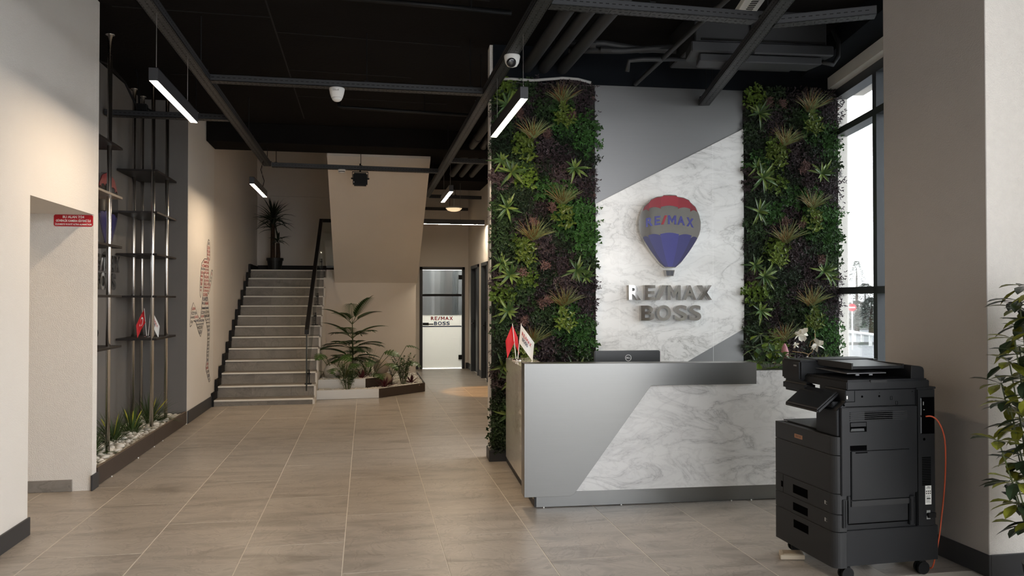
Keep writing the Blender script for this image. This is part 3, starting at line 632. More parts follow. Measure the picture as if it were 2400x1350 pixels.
# corridor downlight seen as a pale disc, and two recessed ones behind the reception wall
t = thing('round_ceiling_lamp', 'round pale lamp disc hanging in the corridor beside the strip lamp', 'lamp', place(1.83, 16.35, 3.46))
q = MB(); q.lathe([(0.0, 0.03), (0.17, 0.03), (0.175, 0.0)], 28); q.tube([(0, 0, 0.03), (0, 0, ZC - 3.46)], 0.012, 8); q.build('body', M_WHITE, t)
q = MB(); q.lathe([(0.17, 0.0), (0.13, -0.04), (0.07, -0.06), (0, -0.066)], 28); q.build('shade', emit('warm_disc', (1.0, 0.72, 0.42), 0.9), t, smooth=True)
def downlight(label, x, y, e, col=(1.0, 0.62, 0.28), ang=44):
    t = thing('downlight', label, 'lamp', place(x, y, ZC), 'amber downlights behind the reception wall')
    q = MB(); q.lathe([(0.06, 0.0), (0.06, -0.05), (0.045, -0.05), (0.045, -0.01), (0.0, -0.01)], 20); q.build('can', M_BLACK, t)
    ld = bpy.data.lights.new('downlight', 'SPOT'); ld.energy = e; ld.color = col; ld.spot_size = radians(ang); ld.spot_blend = 0.25; ld.shadow_soft_size = 0.04
    lo = bpy.data.objects.new('downlight_beam', ld); COL.objects.link(lo); lo.location = (0, 0, -0.06); lo.parent = t
downlight('amber downlight in the ceiling behind the green wall, further one', 2.03, 12.9, 420, (1.0, 0.52, 0.17), 24); downlight('amber downlight in the ceiling behind the green wall, nearer one', 1.93, 8.98, 420, (1.0, 0.52, 0.17), 23)

# air conditioner above the grey panel
MA = Matrix.Rotation(TH + radians(-1.5), 4, 'Z'); MA.translation = rec(2.36, 6.2, 3.50)
t = thing('air_conditioner', 'dark grey ceiling air conditioner with a flared vent lip', 'air conditioner', MA)
q = MB(); q.box(0.05, 1.22, 0.05, 0.75, 0.20, 0.51); q.build('casing', M_PIPE, t, bevel=0.01)
q = MB(); q.prism([(0.0, 0.0), (1.26, 0.0), (1.22, 0.3), (0.05, 0.3)], 0.12, 0.215); q.build('vent_lip', M_CHAN, t, bevel=0.012)
q = MB(); q.prism([(0.08, 0.02), (1.16, 0.02), (1.12, 0.22), (0.12, 0.22)], 0.05, 0.115); q.build('lower_flap', M_CHAN, t, bevel=0.008)
q = MB(); q.box(0.10, 1.2, 0.035, 0.05, 0.235, 0.25); q.build('seam', M_SLOT, t)
q = MB(); q.tube([(1.2, 0.1, 0.1), (1.30, 0.1, 0.08), (1.36, 0.12, 0.16), (1.38, 0.15, 0.3), (1.36, 0.2, 0.42)], 0.02, 8); q.build('hose', M_PIPE, t, smooth=True)
q = MB(); q.box(0.52, 0.55, 0.0, 0.02, 0.12, 0.5); q.build('strap', M_BLACK, t)
# white vented fitting by the crossing channels
ML = frame((2.52, 4.35, 3.64), Vector((0.236, 1, 0)).normalized(), Vector((-1, 0.236, 0)).normalized(), Z)
t = thing('vented_strip_fitting', 'white strip fitting with black vent slots behind the channel crossing', 'lamp', ML)
q = MB(); q.box(0, 1.0, -0.07, 0.07, 0, 0.05); q.build('body', M_WHITE, t, bevel=0.004)
q = MB()
for i in range(26): q.box(0.05 + i * 0.035, 0.07 + i * 0.035, -0.03, 0.02, -0.001, 0)
stuff(q.build('vent_slots', M_SLOT, t)); q = MB(); q.tube([(0.3, 0, 0.05), (0.3, 0, ZC - 3.64)], 0.006, 6); q.tube([(0.8, 0, 0.05), (0.8, 0, ZC - 3.64)], 0.006, 6); q.build('hanger_rod', M_BLACK, t)

# junction box and loops of cable at the poles in the recess
t = thing('junction_box', 'small black junction box with looping cables on the short channel by the poles', 'junction box', place(-2.34, 8.82, ZH))
q = MB(); q.box(-0.05, 0.05, -0.04, 0.04, 0.062, 0.14); q.build('box', M_BLACK, t, bevel=0.004)
for P_ in ([(-0.03, 0, 0.14), (-0.04, 0.02, 0.30), (-0.06, 0.05, 0.42), (-0.08, 0.05, 0.525)], [(0.03, 0, 0.13), (0.06, 0.0, 0.09), (0.12, 0.02, 0.066), (0.24, 0.02, 0.064)], [(-0.05, 0, 0.10), (-0.14, -0.10, 0.33), (-0.22, -0.40, 0.44), (-0.28, -0.75, 0.40), (-0.33, -1.0, 0.30)]):
    q = MB(); q.tube([Vector(p) for p in P_], 0.012, 7); q.build('cable', M_BLACK, t)
# ================================================================== SHELVING RECESS
def shelving(label, poles, shelves, M):
    t = thing('shelving_unit', label, 'shelf', M)
    for (x, y) in poles:
        q = MB(); q.tube([(x, y, 0.10), (x, y, ZC - 0.004)], 0.021, 16); q.lathe([(0.04, 0), (0.04, 0.008), (0, 0.008)], 16, 0, Matrix.Translation((x, y, ZC - 0.012))); q.build('pole', M_POLE, t, smooth=False)
        t.children[-1].data.polygons.foreach_set('use_smooth', [len(p.vertices) == 4 for p in t.children[-1].data.polygons])
    for (x0, x1, y0, y1, z, m) in shelves:
        q = MB(); q.box(x0, x1, y0, y1, z - 0.011, z + 0.011); q.build('shelf_board', m, t, bevel=0.0015)
M_SHELFOAK = mat('pale_shelf_edge', (0.30, 0.24, 0.18), 0.5, var=0.2, stretch=(1, 1, 60))
SX0, SX1 = -2.705, -2.285
shelving('steel pole shelving unit with five dark boards at the far end of the recess', [(-2.335, 9.24), (-2.66, 9.70), (-2.66, 10.05), (-2.335, 9.86)],
         [(SX0, SX1, 9.22, 10.12, z, M_SHELF) for z in (2.98, 2.515, 2.045, 1.575, 1.10)], place(0, 0, 0))
shelving('steel pole shelving unit partly hidden behind the white pier edge', [(-2.335, 7.74), (-2.335, 7.02)],
         [(SX0, SX1, 6.95, 7.97, z, M_SHELFOAK if z == 2.51 else M_SHELF) for z in (2.98, 2.51, 2.04, 1.575, 1.10)], place(0, 0, 0))
# mirrored shop sign on the grey back wall, seen between the poles
def balloon_outline(n=14):
    R = [(0.0, 1.0), (0.10, 0.992), (0.115, 0.975), (0.21, 0.965), (0.30, 0.93), (0.315, 0.905), (0.40, 0.84), (0.455, 0.735), (0.485, 0.63), (0.48, 0.53), (0.455, 0.45), (0.41, 0.37), (0.30, 0.22), (0.16, 0.06), (0.075, 0.0)]
    return R
def balloon(t, W, H, dep, mirror, red, blue, gores=True, letters=None, basket=True):
    """balloon shaped sign panel; local x right, y up from the balloon's foot, z towards the viewer"""
    R = balloon_outline(); out = [(x * W, y * H) for x, y in R] + [(-x * W, y * H) for x, y in R[:0:-1]]
    q = MB(); q.prism(out, 0, dep); q.build('balloon_body', mirror, t)
    def xe(y):                       # half width of the balloon at height y
        for (xa, ya), (xb, yb) in zip(R, R[1:]):
            if yb <= y <= ya: return xa + (xb - xa) * ((ya - y) / max(ya - yb, 1e-6))
        return R[-1][0]
    cuts = [-1.0, -0.78, -0.34, 0.30, 0.76, 1.0]
    for i in range(5):
        a, b = cuts[i], cuts[i + 1]
        for part, y0f, y1f, m in (('red_gore', 0.80 - 0.055 * 0, 1.0, red), ('blue_gore', 0.0, 0.48, blue)):
            P = []
            if part == 'red_gore':
                n = 6; lo = 0.755 + 0.075 * (1 - ((a + b) / 2) ** 2)
                top = [(a + (b - a) * k / n) for k in range(n + 1)]
                XR = xe(0.785) * 0.985; yt = lambda s: next((yy for yy in [0.992 - 0.004 * kk for kk in range(70)] if xe(yy) >= abs(s) * XR * 1.012), lo + 0.006)
                up_ = [(s * XR, max(yt(s) - 0.006, lo + 0.004)) for s in top]
                dn = [(s * XR, min(lo + 0.02 * sin(pi * k / n), max(yt(s) - 0.006, lo + 0.004) - 0.002)) for k, s in enumerate(top)]
                P = up_ + dn[::-1]
            else:
                n = 6; hi = 0.395 + 0.065 * (1 - ((a + b) / 2) ** 2)
                top = [(a + (b - a) * k / n) for k in range(n + 1)]
                up_ = [(s * xe(hi) * 0.985, hi + 0.02 * sin(pi * k / n)) for k, s in enumerate(top)]
                dn = []
                for k in range(1, 6):
                    y = hi * (1 - k / 5) + 0.012; dn.append((b * xe(y) * 0.985, y))
                for k in range(5, 0, -1):
                    y = hi * (1 - k / 5) + 0.012; dn.append((a * xe(y) * 0.985, y))
                P = up_ + dn
            q = MB(); q.prism([(x * W, y * H) for x, y in P], dep, dep + 0.004); q.build(part, m[i], t)
    if basket:
        q = MB(); q.prism([(-0.075 * W, -0.03 * H), (0.075 * W, -0.03 * H), (0.055 * W, -0.115 * H), (-0.055 * W, -0.115 * H)], 0, dep * 0.9); q.build('basket', mirror, t)
        for k in range(2):
            q = MB(); q.prism([((-0.06 + 0.062 * k) * W, -0.04 * H), ((-0.002 + 0.062 * k) * W, -0.04 * H), ((-0.004 + 0.052 * k) * W, -0.107 * H), ((-0.047 + 0.05 * k) * W, -0.107 * H)], dep * 0.9, dep * 0.9 + 0.003); q.build('basket_panel', mat('basket_dark', (0.06, 0.065, 0.08), 0.35) if 'basket_dark' not in bpy.data.materials else bpy.data.materials['basket_dark'], t)
RED5 = [mat('balloon_red_%d' % i, c, 0.35) for i, c in enumerate([(0.17, 0.005, 0.013), (0.25, 0.008, 0.02), (0.30, 0.011, 0.027), (0.25, 0.008, 0.021), (0.19, 0.006, 0.015)])]
BLU5 = [mat('balloon_blue_%d' % i, c, 0.35) for i, c in enumerate([(0.024, 0.022, 0.085), (0.034, 0.033, 0.15), (0.040, 0.040, 0.215), (0.034, 0.034, 0.16), (0.024, 0.022, 0.09)])]
t = thing('mirrored_shop_sign', 'mirrored sign with red and blue balloon on the grey recess wall behind the poles', 'sign', on_x(-2.72, 8.82, 2.10))
balloon(t, 0.70, 0.78, 0.05, M_CHROME, RED5, BLU5)
x = -0.52
for ch, wd in zip('RE/MAX', (0.15, 0.12, 0.13, 0.18, 0.16, 0.16)):
    q = MB(); put_text(q, ch, x, x + wd, -0.26, -0.085, 0, 0.04, 0, 0.03); q.build('letter', M_CHROME, t); x += wd + 0.012
x = -0.36
for ch, wd in zip('BOSS', (0.14, 0.18, 0.15, 0.15)):
    q = MB(); put_text(q, ch, x, x + wd, -0.455, -0.275, 0, 0.04, 0, 0.03); q.build('letter', M_CHROME, t); x += wd + 0.02
# sockets and a coil of cable on the recess wall
t = thing('black_socket_plate', 'black double socket plate on the recess wall above the lowest left board', 'socket', on_x(-2.72, 8.40, 1.26))
q = MB(); q.box(-0.06, 0.075, 0, 0.085, 0, 0.012); q.build('plate', M_BLACK, t, bevel=0.003)
for x in (-0.025, 0.04):
    q = MB(); q.lathe([(0.02, 0), (0.02, 0.004), (0, 0.004)], 16, 0, Matrix.Translation((x, 0.042, 0.012))); q.build('socket_face', M_PRNDK, t)
t = thing('black_socket_plate', 'black socket plate low on the recess wall near the pebbles', 'socket', on_x(-2.72, 8.30, 0.40))
q = MB(); q.box(-0.06, 0.05, 0, 0.085, 0, 0.012); q.build('plate', M_BLACK, t, bevel=0.003); q = MB(); q.lathe([(0.02, 0), (0.02, 0.004), (0, 0.004)], 16, 0, Matrix.Translation((0, 0.042, 0.012))); q.build('socket_face', M_PRNDK, t)
pts = [Vector((-2.665 + 0.008 * sin(3 * a), 8.43 + 0.065 * cos(a) * (1 + 0.08 * sin(2 * a)), 1.175 + 0.085 * sin(a))) for a in [i * 0.35 for i in range(48)]]
q = MB(); q.tube([(-2.70, 8.46, 1.30)] + pts, 0.0055, 6); tag(q.build('cable_coil', M_BLACK), 'coiled black cable hanging from the socket plate on the recess wall', 'cable')
# table flags
def table_flag(label, M, s, tilt, left, right, mark=None):
    t = thing('table_flags', label, 'flags', M)
    q = MB(); q.lathe([(0.045, 0), (0.045, 0.008), (0.03, 0.014), (0.012, 0.02), (0.0, 0.022)], 22); q.build('base', M_CHROME, t, smooth=True)
    for sx, fl in ((-1, left), (1, right)):
        top = Vector((sx * tilt * s, 0, 0.33 * s)); a = Vector((sx * 0.008, 0, 0.015))
        q = MB(); q.tube([a, top], [0.004, 0.003], 8); q.build('flag_pole', M_FLAGWHITE, t)
        d = (top - a).normalized(); H = fl['h'] * s; W = fl['w'] * s; dirn = Vector(fl['dir']).normalized()
        st_ = top - d * 0.012; n = 8; vs = []; fs = []
        for i in range(n + 1):
            f = i / n; off = dirn * W * f + Vector((0, fl['wave'] * sin(f * pi * 1.6), -fl['sag'] * s * f * f))
            for j in range(5): vs.append(st_ + off - d * H * j / 4 + Vector((0, 0.008 * sin(j + i * 0.8), 0)))
        for i in range(n):
            for j in range(4): fs.append((i * 5 + j, i * 5 + j + 1, (i + 1) * 5 + j + 1, (i + 1) * 5 + j))
        q = MB(); q.add(vs, fs); f_o = q.build('flag', fl['m'], t, smooth=True)
        def at(u_, v_, out):           # a point on the flag: u along the fly, v down the hoist
            off = dirn * W * u_ + Vector((0, fl['wave'] * sin(u_ * pi * 1.6), -fl['sag'] * s * u_ * u_)); return st_ + off - d * H * v_ + Vector((0, out, 0))
        if fl.get('fold'):              # the other half of the cloth falls to the far side of the pole
            d2 = Vector((-dirn.x * 0.95, 0.12, dirn.z)); q = MB(); q.add([st_ + d2 * W * 0.8 * (i / 4) - d * H * j / 4 + Vector((0, 0.006 + 0.004 * sin(i + j), 0)) for i in range(5) for j in range(5)], [(i * 5 + j, i * 5 + j + 1, (i + 1) * 5 + j + 1, (i + 1) * 5 + j) for i in range(4) for j in range(4)]); q.build('flag_fold', fl['m'], f_o)
        if fl.get('moon'):
            q = MB(); P = []
            for k in range(15):
                an = radians(40 + k * 280 / 14); P.append((0.38 + 0.22 * H / W * cos(an), 0.5 + 0.26 * sin(an)))
            for k in range(14, -1, -1):
                an = radians(48 + k * 264 / 14); P.append((0.42 + 0.18 * H / W * cos(an), 0.5 + 0.205 * sin(an)))
            vs = [at(a_, b_, -0.012) for a_, b_ in P]; q.add(vs, [(k, k + 1, 28 - k, 29 - k) for k in range(14)])
            P = [at(0.62 + 0.09 * H / W * (1 if k % 2 == 0 else 0.4) * cos(2 * pi * k / 10 + pi), 0.5 + 0.10 * (1 if k % 2 == 0 else 0.4) * sin(2 * pi * k / 10 + pi), -0.012) for k in range(10)]
            q.add([at(0.62, 0.5, -0.012)] + P, [(0, 1 + k, 1 + (k + 1) % 10) for k in range(10)])
            q.build('crescent_and_star', M_FLAGWHITE, f_o)
        for tx, u0, u1, v0, v1, m in fl.get('text', ()):
            q = MB(); brand(q, u0, u1, v1, v0, 0, tx); q.v = [tuple(at(p_[0], p_[1], -0.013)) for p_ in q.v]; q.build('lettering', m, f_o)
    return t
TXT = (('RE/MAX', 0.10, 0.80, 0.26, 0.46, M_TXRED), ('BOSS', 0.16, 0.56, 0.52, 0.70, M_TXBLUE))
table_flag('two small table flags, red crescent and white, standing on a recess shelf board', place(-2.45, 9.50, 1.111, radians(20)), 1.0, 0.035,
           dict(w=0.18, h=0.15, dir=(-0.55, -0.1, -1.0), wave=0.02, sag=0.02, m=M_RED, moon=True), dict(w=0.20, h=0.14, dir=(0.55, 0, -1.0), wave=-0.02, sag=0.02, m=M_FLAGWHITE, text=TXT))
# ---- trough in the recess: brown front, pebbles, grasses
t = thing('planter_trough', 'long low brown panelled planter trough in the shelving recess', 'planter', place(0, 0, 0))
q = MB(); q.box(XL - 0.02, XL, 6.96, 8.73, 0.006, 0.155); q.build('front_panel', M_BROWN, t)
q = MB(); q.box(XL - 0.02, XL, 8.733, 10.22, 0.006, 0.155); q.build('front_panel', M_BROWN, t)
q = MB(); q.box(XL - 0.021, XL - 0.001, 6.96, 10.22, 0.155, 0.158); q.build('top_edge', mat('edge_strip_tan', (0.20, 0.15, 0.11), 0.4), t)
q = MB(); q.box(-2.72, XL - 0.021, 6.935, 10.22, 0.0, 0.10); q.build('soil', M_SOIL, t)
q = MB()
for y in (7.32, 8.12, 8.70, 9.05, 10.18): q.lathe([(0.006, 0), (0.006, 0.008), (0, 0.01)], 8, 0, Matrix.Translation((XL + 0.004, y, 0.0)))
stuff(q.build('levelling_clips', M_WHITE, t))
# pebbles
def pebble_mesh(seed):
    rr = random.Random(seed); bm = bmesh.new(); bmesh.ops.create_icosphere(bm, subdivisions=2, radius=1.0)
    sx, sy, sz = 1.0 + rr.random() * 0.5, 0.75 + rr.random() * 0.2, 0.5 + rr.random() * 0.2
    ph = [rr.random() * 6 for _ in range(6)]
    for v in bm.verts:
        c = v.co; k = 1 + 0.10 * sin(3 * c.x + ph[0]) + 0.10 * sin(3 * c.y + ph[1]) + 0.08 * sin(4 * c.z + ph[2])
        v.co = Vector((c.x * sx * k, c.y * sy * k, c.z * sz * k))
    me = bpy.data.meshes.new('pebble'); bm.to_mesh(me); bm.free(); me.materials.append(M_PEBBLE)
    me.polygons.foreach_set('use_smooth', [True] * len(me.polygons)); return me
PEB = [pebble_mesh(i) for i in range(5)]
rng = random.Random(3)
def peb_xf(x, y, z, r): return Matrix.Translation((x, y, z)) @ Matrix.Rotation(rng.random() * 6.28, 4, 'Z') @ Matrix.Rotation((rng.random() - 0.5) * 1.0, 4, 'X') @ Matrix.Scale(r, 4)
def pebble_bed(mb, pts):
    for (x, y, z, r) in pts:
        me = PEB_LOW[rng.randrange(4)]; M = peb_xf(x, y, z, r)
        mb.add([tuple(M @ v) for v in me[0]], me[1])
PEB_LOW = []
for i in range(4):
    bm = bmesh.new(); bmesh.ops.create_icosphere(bm, subdivisions=1, radius=1.0); rr = random.Random(50 + i); s = Vector((1.1 + rr.random() * 0.5, 0.8, 0.6))
    PEB_LOW.append(([Vector((v.co.x * s.x, v.co.y * s.y, v.co.z * s.z)) * (0.9 + rr.random() * 0.25) for v in bm.verts], [tuple(v.index for v in f.verts) for f in bm.faces])); bm.free()
spots = []
tries = 0
while len(spots) < 285 and tries < 20000:
    tries += 1
    y = 6.97 + (rng.random() ** 1.25) * 3.2; x = XL - 0.035 - (rng.random() ** 1.5) * 0.42; r = 0.017 + rng.random() ** 2 * 0.024 
    if all((x - a) ** 2 + (y - b) ** 2 > (r * 0.8 + c * 0.8) ** 2 for a, b, c in spots): spots.append((x, y, r))
for x, y, r in spots:
    o = link('pebble', PEB[rng.randrange(5)], None, peb_xf(x, y, 0.112 + r * 0.5 + rng.random() * 0.006, r))
    tag(o, 'white pebble lying in the brown trough under the steel pole shelving', 'pebble', 'white pebbles in the recess trough')
q = MB(); pebble_bed(q, [(XL - 0.03 - rng.random() * 0.50, 6.97 + rng.random() * 3.22, 0.100 + rng.random() * 0.012, 0.014 + rng.random() * 0.012) for _ in range(2200)])
o = stuff(q.build('pebble_fill', M_PEBBLE, smooth=True)); tag(o, 'small white pebbles filling the recess trough between the larger ones', 'pebbles')

# ---- plants
G = lambda n, c, r=0.45, v=0.25: mat(n, c, r, var=v, scale=9, rnd=0.15)
M_GRASSDK = G('dark_grass_blade', (0.045, 0.080, 0.018)); M_YELLOW = G('yellow_bloom', (0.45, 0.42, 0.04), 0.6)
M_PALM = G('palm_leaf', (0.026, 0.062, 0.016)); M_PALM2 = G('palm_leaf_light', (0.05, 0.10, 0.022)); M_MONST = G('monstera_leaf', (0.055, 0.115, 0.026), 0.35); M_SHRUB = G('shrub_leaf', (0.030, 0.070, 0.022)); M_SHRUB2 = G('shrub_leaf_light', (0.09, 0.16, 0.045))
M_WINE = G('wine_red_leaf', (0.075, 0.008, 0.014)); M_STEM = G('plant_stem', (0.07, 0.09, 0.03)); M_BARK = mat('brown_bark', (0.045, 0.025, 0.014), 0.85, var=0.3, scale=20)
M_YUCCA = G('yucca_leaf', (0.012, 0.022, 0.009)); M_POT = mat('black_pot', (0.010, 0.010, 0.010), 0.5)
def grass_clump(label, M, n=90, L=0.34, spikes=3, seed=0, mleaf=M_GRASSDK):
    rr = random.Random(seed); t = thing('ornamental_grass', label, 'plant', M, 'ornamental grasses')
    q = MB()
    for i in range(n):
        a = rr.random() * 6.283; el = 0.35 + rr.random() * 1.1; r0 = rr.random() * 0.05
        q.leaf((r0 * cos(a), r0 * sin(a), -0.02), (cos(a) * cos(el), sin(a) * cos(el), sin(el)), L * (0.65 + rr.random() * 0.55), 0.013, 0.7 + rr.random() * 0.6, 5, 0.2, peak=0.3)
    stuff(q.build('blades', mleaf, t))
    for i in range(spikes):
        a = rr.random() * 6.283; el = 0.9 + rr.random() * 0.4; d = Vector((cos(a) * cos(el), sin(a) * cos(el), sin(el)))
        p0 = d * L * 0.45; pts = [p0 + d * L * 0.5 * k / 5 - Z * 0.02 * (k / 5) ** 2 for k in range(6)]
        q = MB(); q.tube([Vector((0, 0, 0)), p0], 0.003, 5); q.tube(pts, [0.003, 0.006, 0.007, 0.006, 0.004, 0.001], 6); q.build('flower_spike', M_YELLOW, t)
    return t
for i, (x, y, lb, n, L, sp) in enumerate(((-2.46, 7.35, 'dark grass clump cut off by the white pier edge, near end of the trough', 80, 0.26, 2), (-2.48, 7.70, 'dark grass clump with upright yellow spikes around the front steel pole', 100, 0.30, 3),
                                      (-2.49, 8.42, 'large dark grass clump in the middle of the trough before the second pole', 120, 0.31, 2), (-2.46, 8.95, 'dark grass clump with yellow spikes leaning over the pebbles, third along the trough', 100, 0.30, 3), (-2.46, 9.62, 'dark grass clump with long arching blades at the far end of the trough', 110, 0.36, 3))):
    grass_clump(lb, place(x, y, 0.12), n, L, sp, i)

# ================================================================== WALL STICKER AND SIGN
def w2(px, py, X_=XL):       # measured spot on the left wall, from the photograph's frame, as (distance along the wall, height)
    d = DIRS(px, py); k = (X_ - 0.0) / d.x; return (d.y * k, 1.552 + d.z * k)
def DIRS(px, py):
    f = Vector((sin(YAW) * cos(PITCH), cos(YAW) * cos(PITCH), sin(PITCH))); r = Vector((cos(YAW), -sin(YAW), 0)); u_ = r.cross(f)
    return f * F_PX + r * (px - 1200) + u_ * (675 - py)
SIL = [(53.3, 10.7), (50, 26.7), (50, 57), (44, 56), (37.3, 66.7), (35.3, 85.3), (33.3, 120), (33.3, 140), (35, 148), (36.7, 140), (40, 106.7), (43.3, 88), (42.7, 106.7), (40.7, 133.3), (38.7, 153.3), (36.7, 173.3), (35.3, 187), (34, 196), (31, 195), (26, 183), (22, 169), (18, 158.7), (13.3, 173.3), (11.3, 194), (9.6, 210), (10.4, 216.7), (13.3, 213), (18.7, 202), (23.3, 205), (26.7, 216.7), (30.7, 230), (35, 239.6), (37.3, 232.7), (40, 219.3), (42.7, 206), (45.3, 194), (48.7, 210), (51.3, 226), (50.7, 250), (49.3, 276.7), (48.7, 296.7), (46.7, 310), (47.3, 316.7), (51.3, 334), (54.7, 346), (57.3, 342), (56, 330), (53.3, 310), (53.3, 298), (55.3, 263.3), (56.7, 223.3), (56.7, 200.7), (54.7, 178), (53.3, 160), (51.3, 144), (52, 134.7), (53.3, 140), (57.3, 128), (60.7, 106.7), (63.3, 85.3), (61.3, 82), (58.7, 92), (55.3, 110.7), (54.7, 120), (54, 93.3), (54, 74.7), (54.7, 62.7), (57.3, 58.7), (57.3, 26.7), (55.5, 14)]
def sil_world():
    out = []
    for x, y in SIL: out.append(w2(435 + x, 550 + y))
    return out
SW = sil_world()
sy0 = min(p[0] for p in SW); sz0 = min(p[1] for p in SW)
P = [(a - sy0, b - sz0) for a, b in SW]
t = thing('word_sticker', 'tall word-cloud sticker shaped like a leaping figure on the wall before the stairs', 'sticker', on_x(XL, sy0, sz0))
q = MB()
for i in range(len(P)):
    a = Vector((P[i][0], P[i][1], 0)); b = Vector((P[(i + 1) % len(P)][0], P[(i + 1) % len(P)][1], 0)); d = (b - a)
    wl = 0.007 if d.y < 0.02 else 0.002
    if d.length < 1e-4: continue
    n_ = Vector((-d.y, d.x, 0)).normalized() * wl
    q.prism([tuple((a + n_)[:2]), tuple((b + n_)[:2]), tuple((b - n_ * 0.3)[:2]), tuple((a - n_ * 0.3)[:2])], 0.0005, 0.002)
q.build('outline', M_TXBLACK, t)
def spans(y):
    xs = []
    for (xa, ya), (xb, yb) in zip(P, P[1:] + P[:1]):
        if (ya - y) * (yb - y) < 0: xs.append(xa + (xb - xa) * (y - ya) / (yb - ya))
    xs.sort(); return list(zip(xs[::2], xs[1::2]))
WORDS = ['KAZAN', 'EĞİTİM', 'BAŞARI', 'İLETİŞİM', 'HEDEF', 'VİZYON', 'GÜVEN', 'LİDER', 'TAKIM', 'HAYAL', 'PAYLAŞ', 'DESTEK', 'ENERJİ', 'ÇALIŞ', 'ZAMAN', 'DEĞER', 'AZİM', 'UMUT', 'SEVGİ', 'PLAN']
BIG = [(1.87, 'KAZAN', 0), (1.44, 'İNANMAK', 1), (1.22, 'İNOVASYON', 1)]
tm = [MB(), MB(), MB()]
z = max(p[1] for p in P) - 0.04; rr = random.Random(11); top = z
while z > 0.05:
    hh = 0.026 + rr.random() * 0.03
    for a, b in spans(z - hh / 2):
        a2 = max(a, *[s[0] for s in spans(z - hh * 0.1) if s[0] <= b and s[1] >= a] or [a]) + 0.014; b2 = min(b, *[s[1] for s in spans(z - hh * 0.9) if s[0] <= b and s[1] >= a] or [b]) - 0.012
        wid = b2 - a2
        if wid < 0.05: continue
        n_ = max(1, min(4, round(wid / 0.22)))
        for k in range(n_):
            wd = WORDS[rr.randrange(len(WORDS))]; fz = z + sz0
            c = 0 if fz > 1.60 and rr.random() < 0.72 else (0 if rr.random() < 0.12 else (1 if rr.random() < 0.6 else 2))
            for zb, wb, cb in BIG:
                if abs(fz - hh / 2 - zb) < 0.03 and wid > 0.3: wd, c = wb, cb
            put_text(tm[c], wd, a2 + wid * k / n_ + 0.004, a2 + wid * (k + 1) / n_ - 0.004, z - hh, z, 0.0012, 0, 0, 0.02)
    z -= hh + 0.010
for mb_, m in zip(tm, (M_TXRED, M_TXBLUE, M_TXBLACK)): stuff(mb_.build('printed_words', m, t))
t = thing('warning_sign', 'small red warning sign with three lines of white text at the passage opening', 'sign', on_y(-2.472, 6.83, 2.137))
q = MB(); w_, h_, r_ = 0.292, 0.094, 0.010
q.prism([(r_, 0), (w_ - r_, 0), (w_, r_), (w_, h_ - r_), (w_ - r_, h_), (r_, h_), (0, h_ - r_), (0, r_)], 0, 0.003); q.build('plate', M_SIGNRED, t)
for tx, x0, x1, y0, y1 in (('BU ALAN 7/24', 0.066, 0.226, 0.066, 0.087), ('GÜVENLİK KAMERA SİSTEMİ İLE', 0.016, 0.276, 0.036, 0.060), ('İZLENMEKTE VE KAYIT ALTINA ALINMAKTADIR', 0.010, 0.284, 0.009, 0.029)):
    q = MB(); put_text(q, tx, x0, x1, y0, y1, 0.0036, 0, 0, 0.03); q.build('lettering', M_TXWHITE, t)

# ================================================================== STAIR PLANTER
tq = thing('corner_planter', 'two-tier planter with pale and brown panels beside the stairs', 'planter', place(0, 0, 0))
A0, A1, A2 = (-0.733, 12.27), (0.207, 12.32), (0.98, 13.06)
def vpanel(name, a, b, z0, z1, m, par, th=0.015):
    d = Vector((b[0] - a[0], b[1] - a[1], 0)).normalized(); n_ = Vector((-d.y, d.x, 0)) * th
    q = MB(); q.prism([a, b, (b[0] + n_.x, b[1] + n_.y), (a[0] + n_.x, a[1] + n_.y)], z0, z1); return q.build(name, m, par)
vpanel('pale_panel', A0, A1, 0.004, 0.145, M_WHITEPANEL, tq); vpanel('brown_panel', A1, A2, 0.004, 0.145, M_BROWN, tq); vpanel('brown_panel', A2, (0.98, 15.05), 0.004, 0.145, M_BROWN, tq)
B0, B1, B2 = (-0.733, 12.60), (0.0, 12.62), (0.44, 13.02)
vpanel('pale_panel', B0, B1, 0.12, 0.275, M_WHITEPANEL, tq); vpanel('brown_panel', B1, B2, 0.12, 0.275, M_BROWN, tq); vpanel('brown_panel', B2, (0.44, 15.05), 0.12, 0.275, M_BROWN, tq)
q = MB(); q.prism([(-0.733, 12.285), (0.20, 12.335), (0.965, 13.07), (0.965, 15.05), (-0.733, 15.05)], 0.0, 0.105); q.build('soil', M_SOIL, tq)
q = MB(); q.prism([(-0.733, 12.615), (0.0, 12.635), (0.425, 13.03), (0.425, 15.05), (-0.733, 15.05)], 0.105, 0.24); q.build('soil', M_SOIL, tq)
def inside(p, poly):
    c = False
    for (xa, ya), (xb, yb) in zip(poly, poly[1:] + poly[:1]):
        if (ya > p[1]) != (yb > p[1]) and p[0] < (xb - xa) * (p[1] - ya) / (yb - ya) + xa: c = not c
    return c
T1 = [(-0.70, 12.30), (0.20, 12.35), (0.95, 13.08), (0.95, 15.0), (0.46, 15.0), (0.46, 13.0), (0.0, 12.59), (-0.70, 12.58)]
T2 = [(-0.70, 12.64), (-0.02, 12.65), (0.41, 13.04), (0.41, 15.0), (-0.70, 15.0)]
for poly, zz, n_, lb in ((T1, 0.113, 1500, 'white pebbles covering the lower tier of the stair planter'), (T2, 0.248, 1700, 'white pebbles covering the upper tier of the stair planter')):
    pts = []
    while len(pts) < n_:
        p = (-0.7 + rng.random() * 1.68, 12.3 + (rng.random() ** 1.5) * 2.7)
        if inside(p, poly): pts.append((p[0], p[1], zz + rng.random() * 0.018, 0.017 + rng.random() * 0.014))
    q = MB(); pebble_bed(q, pts); tag(stuff(q.build('pebble_fill', M_PEBBLE, smooth=True)), lb, 'pebbles')
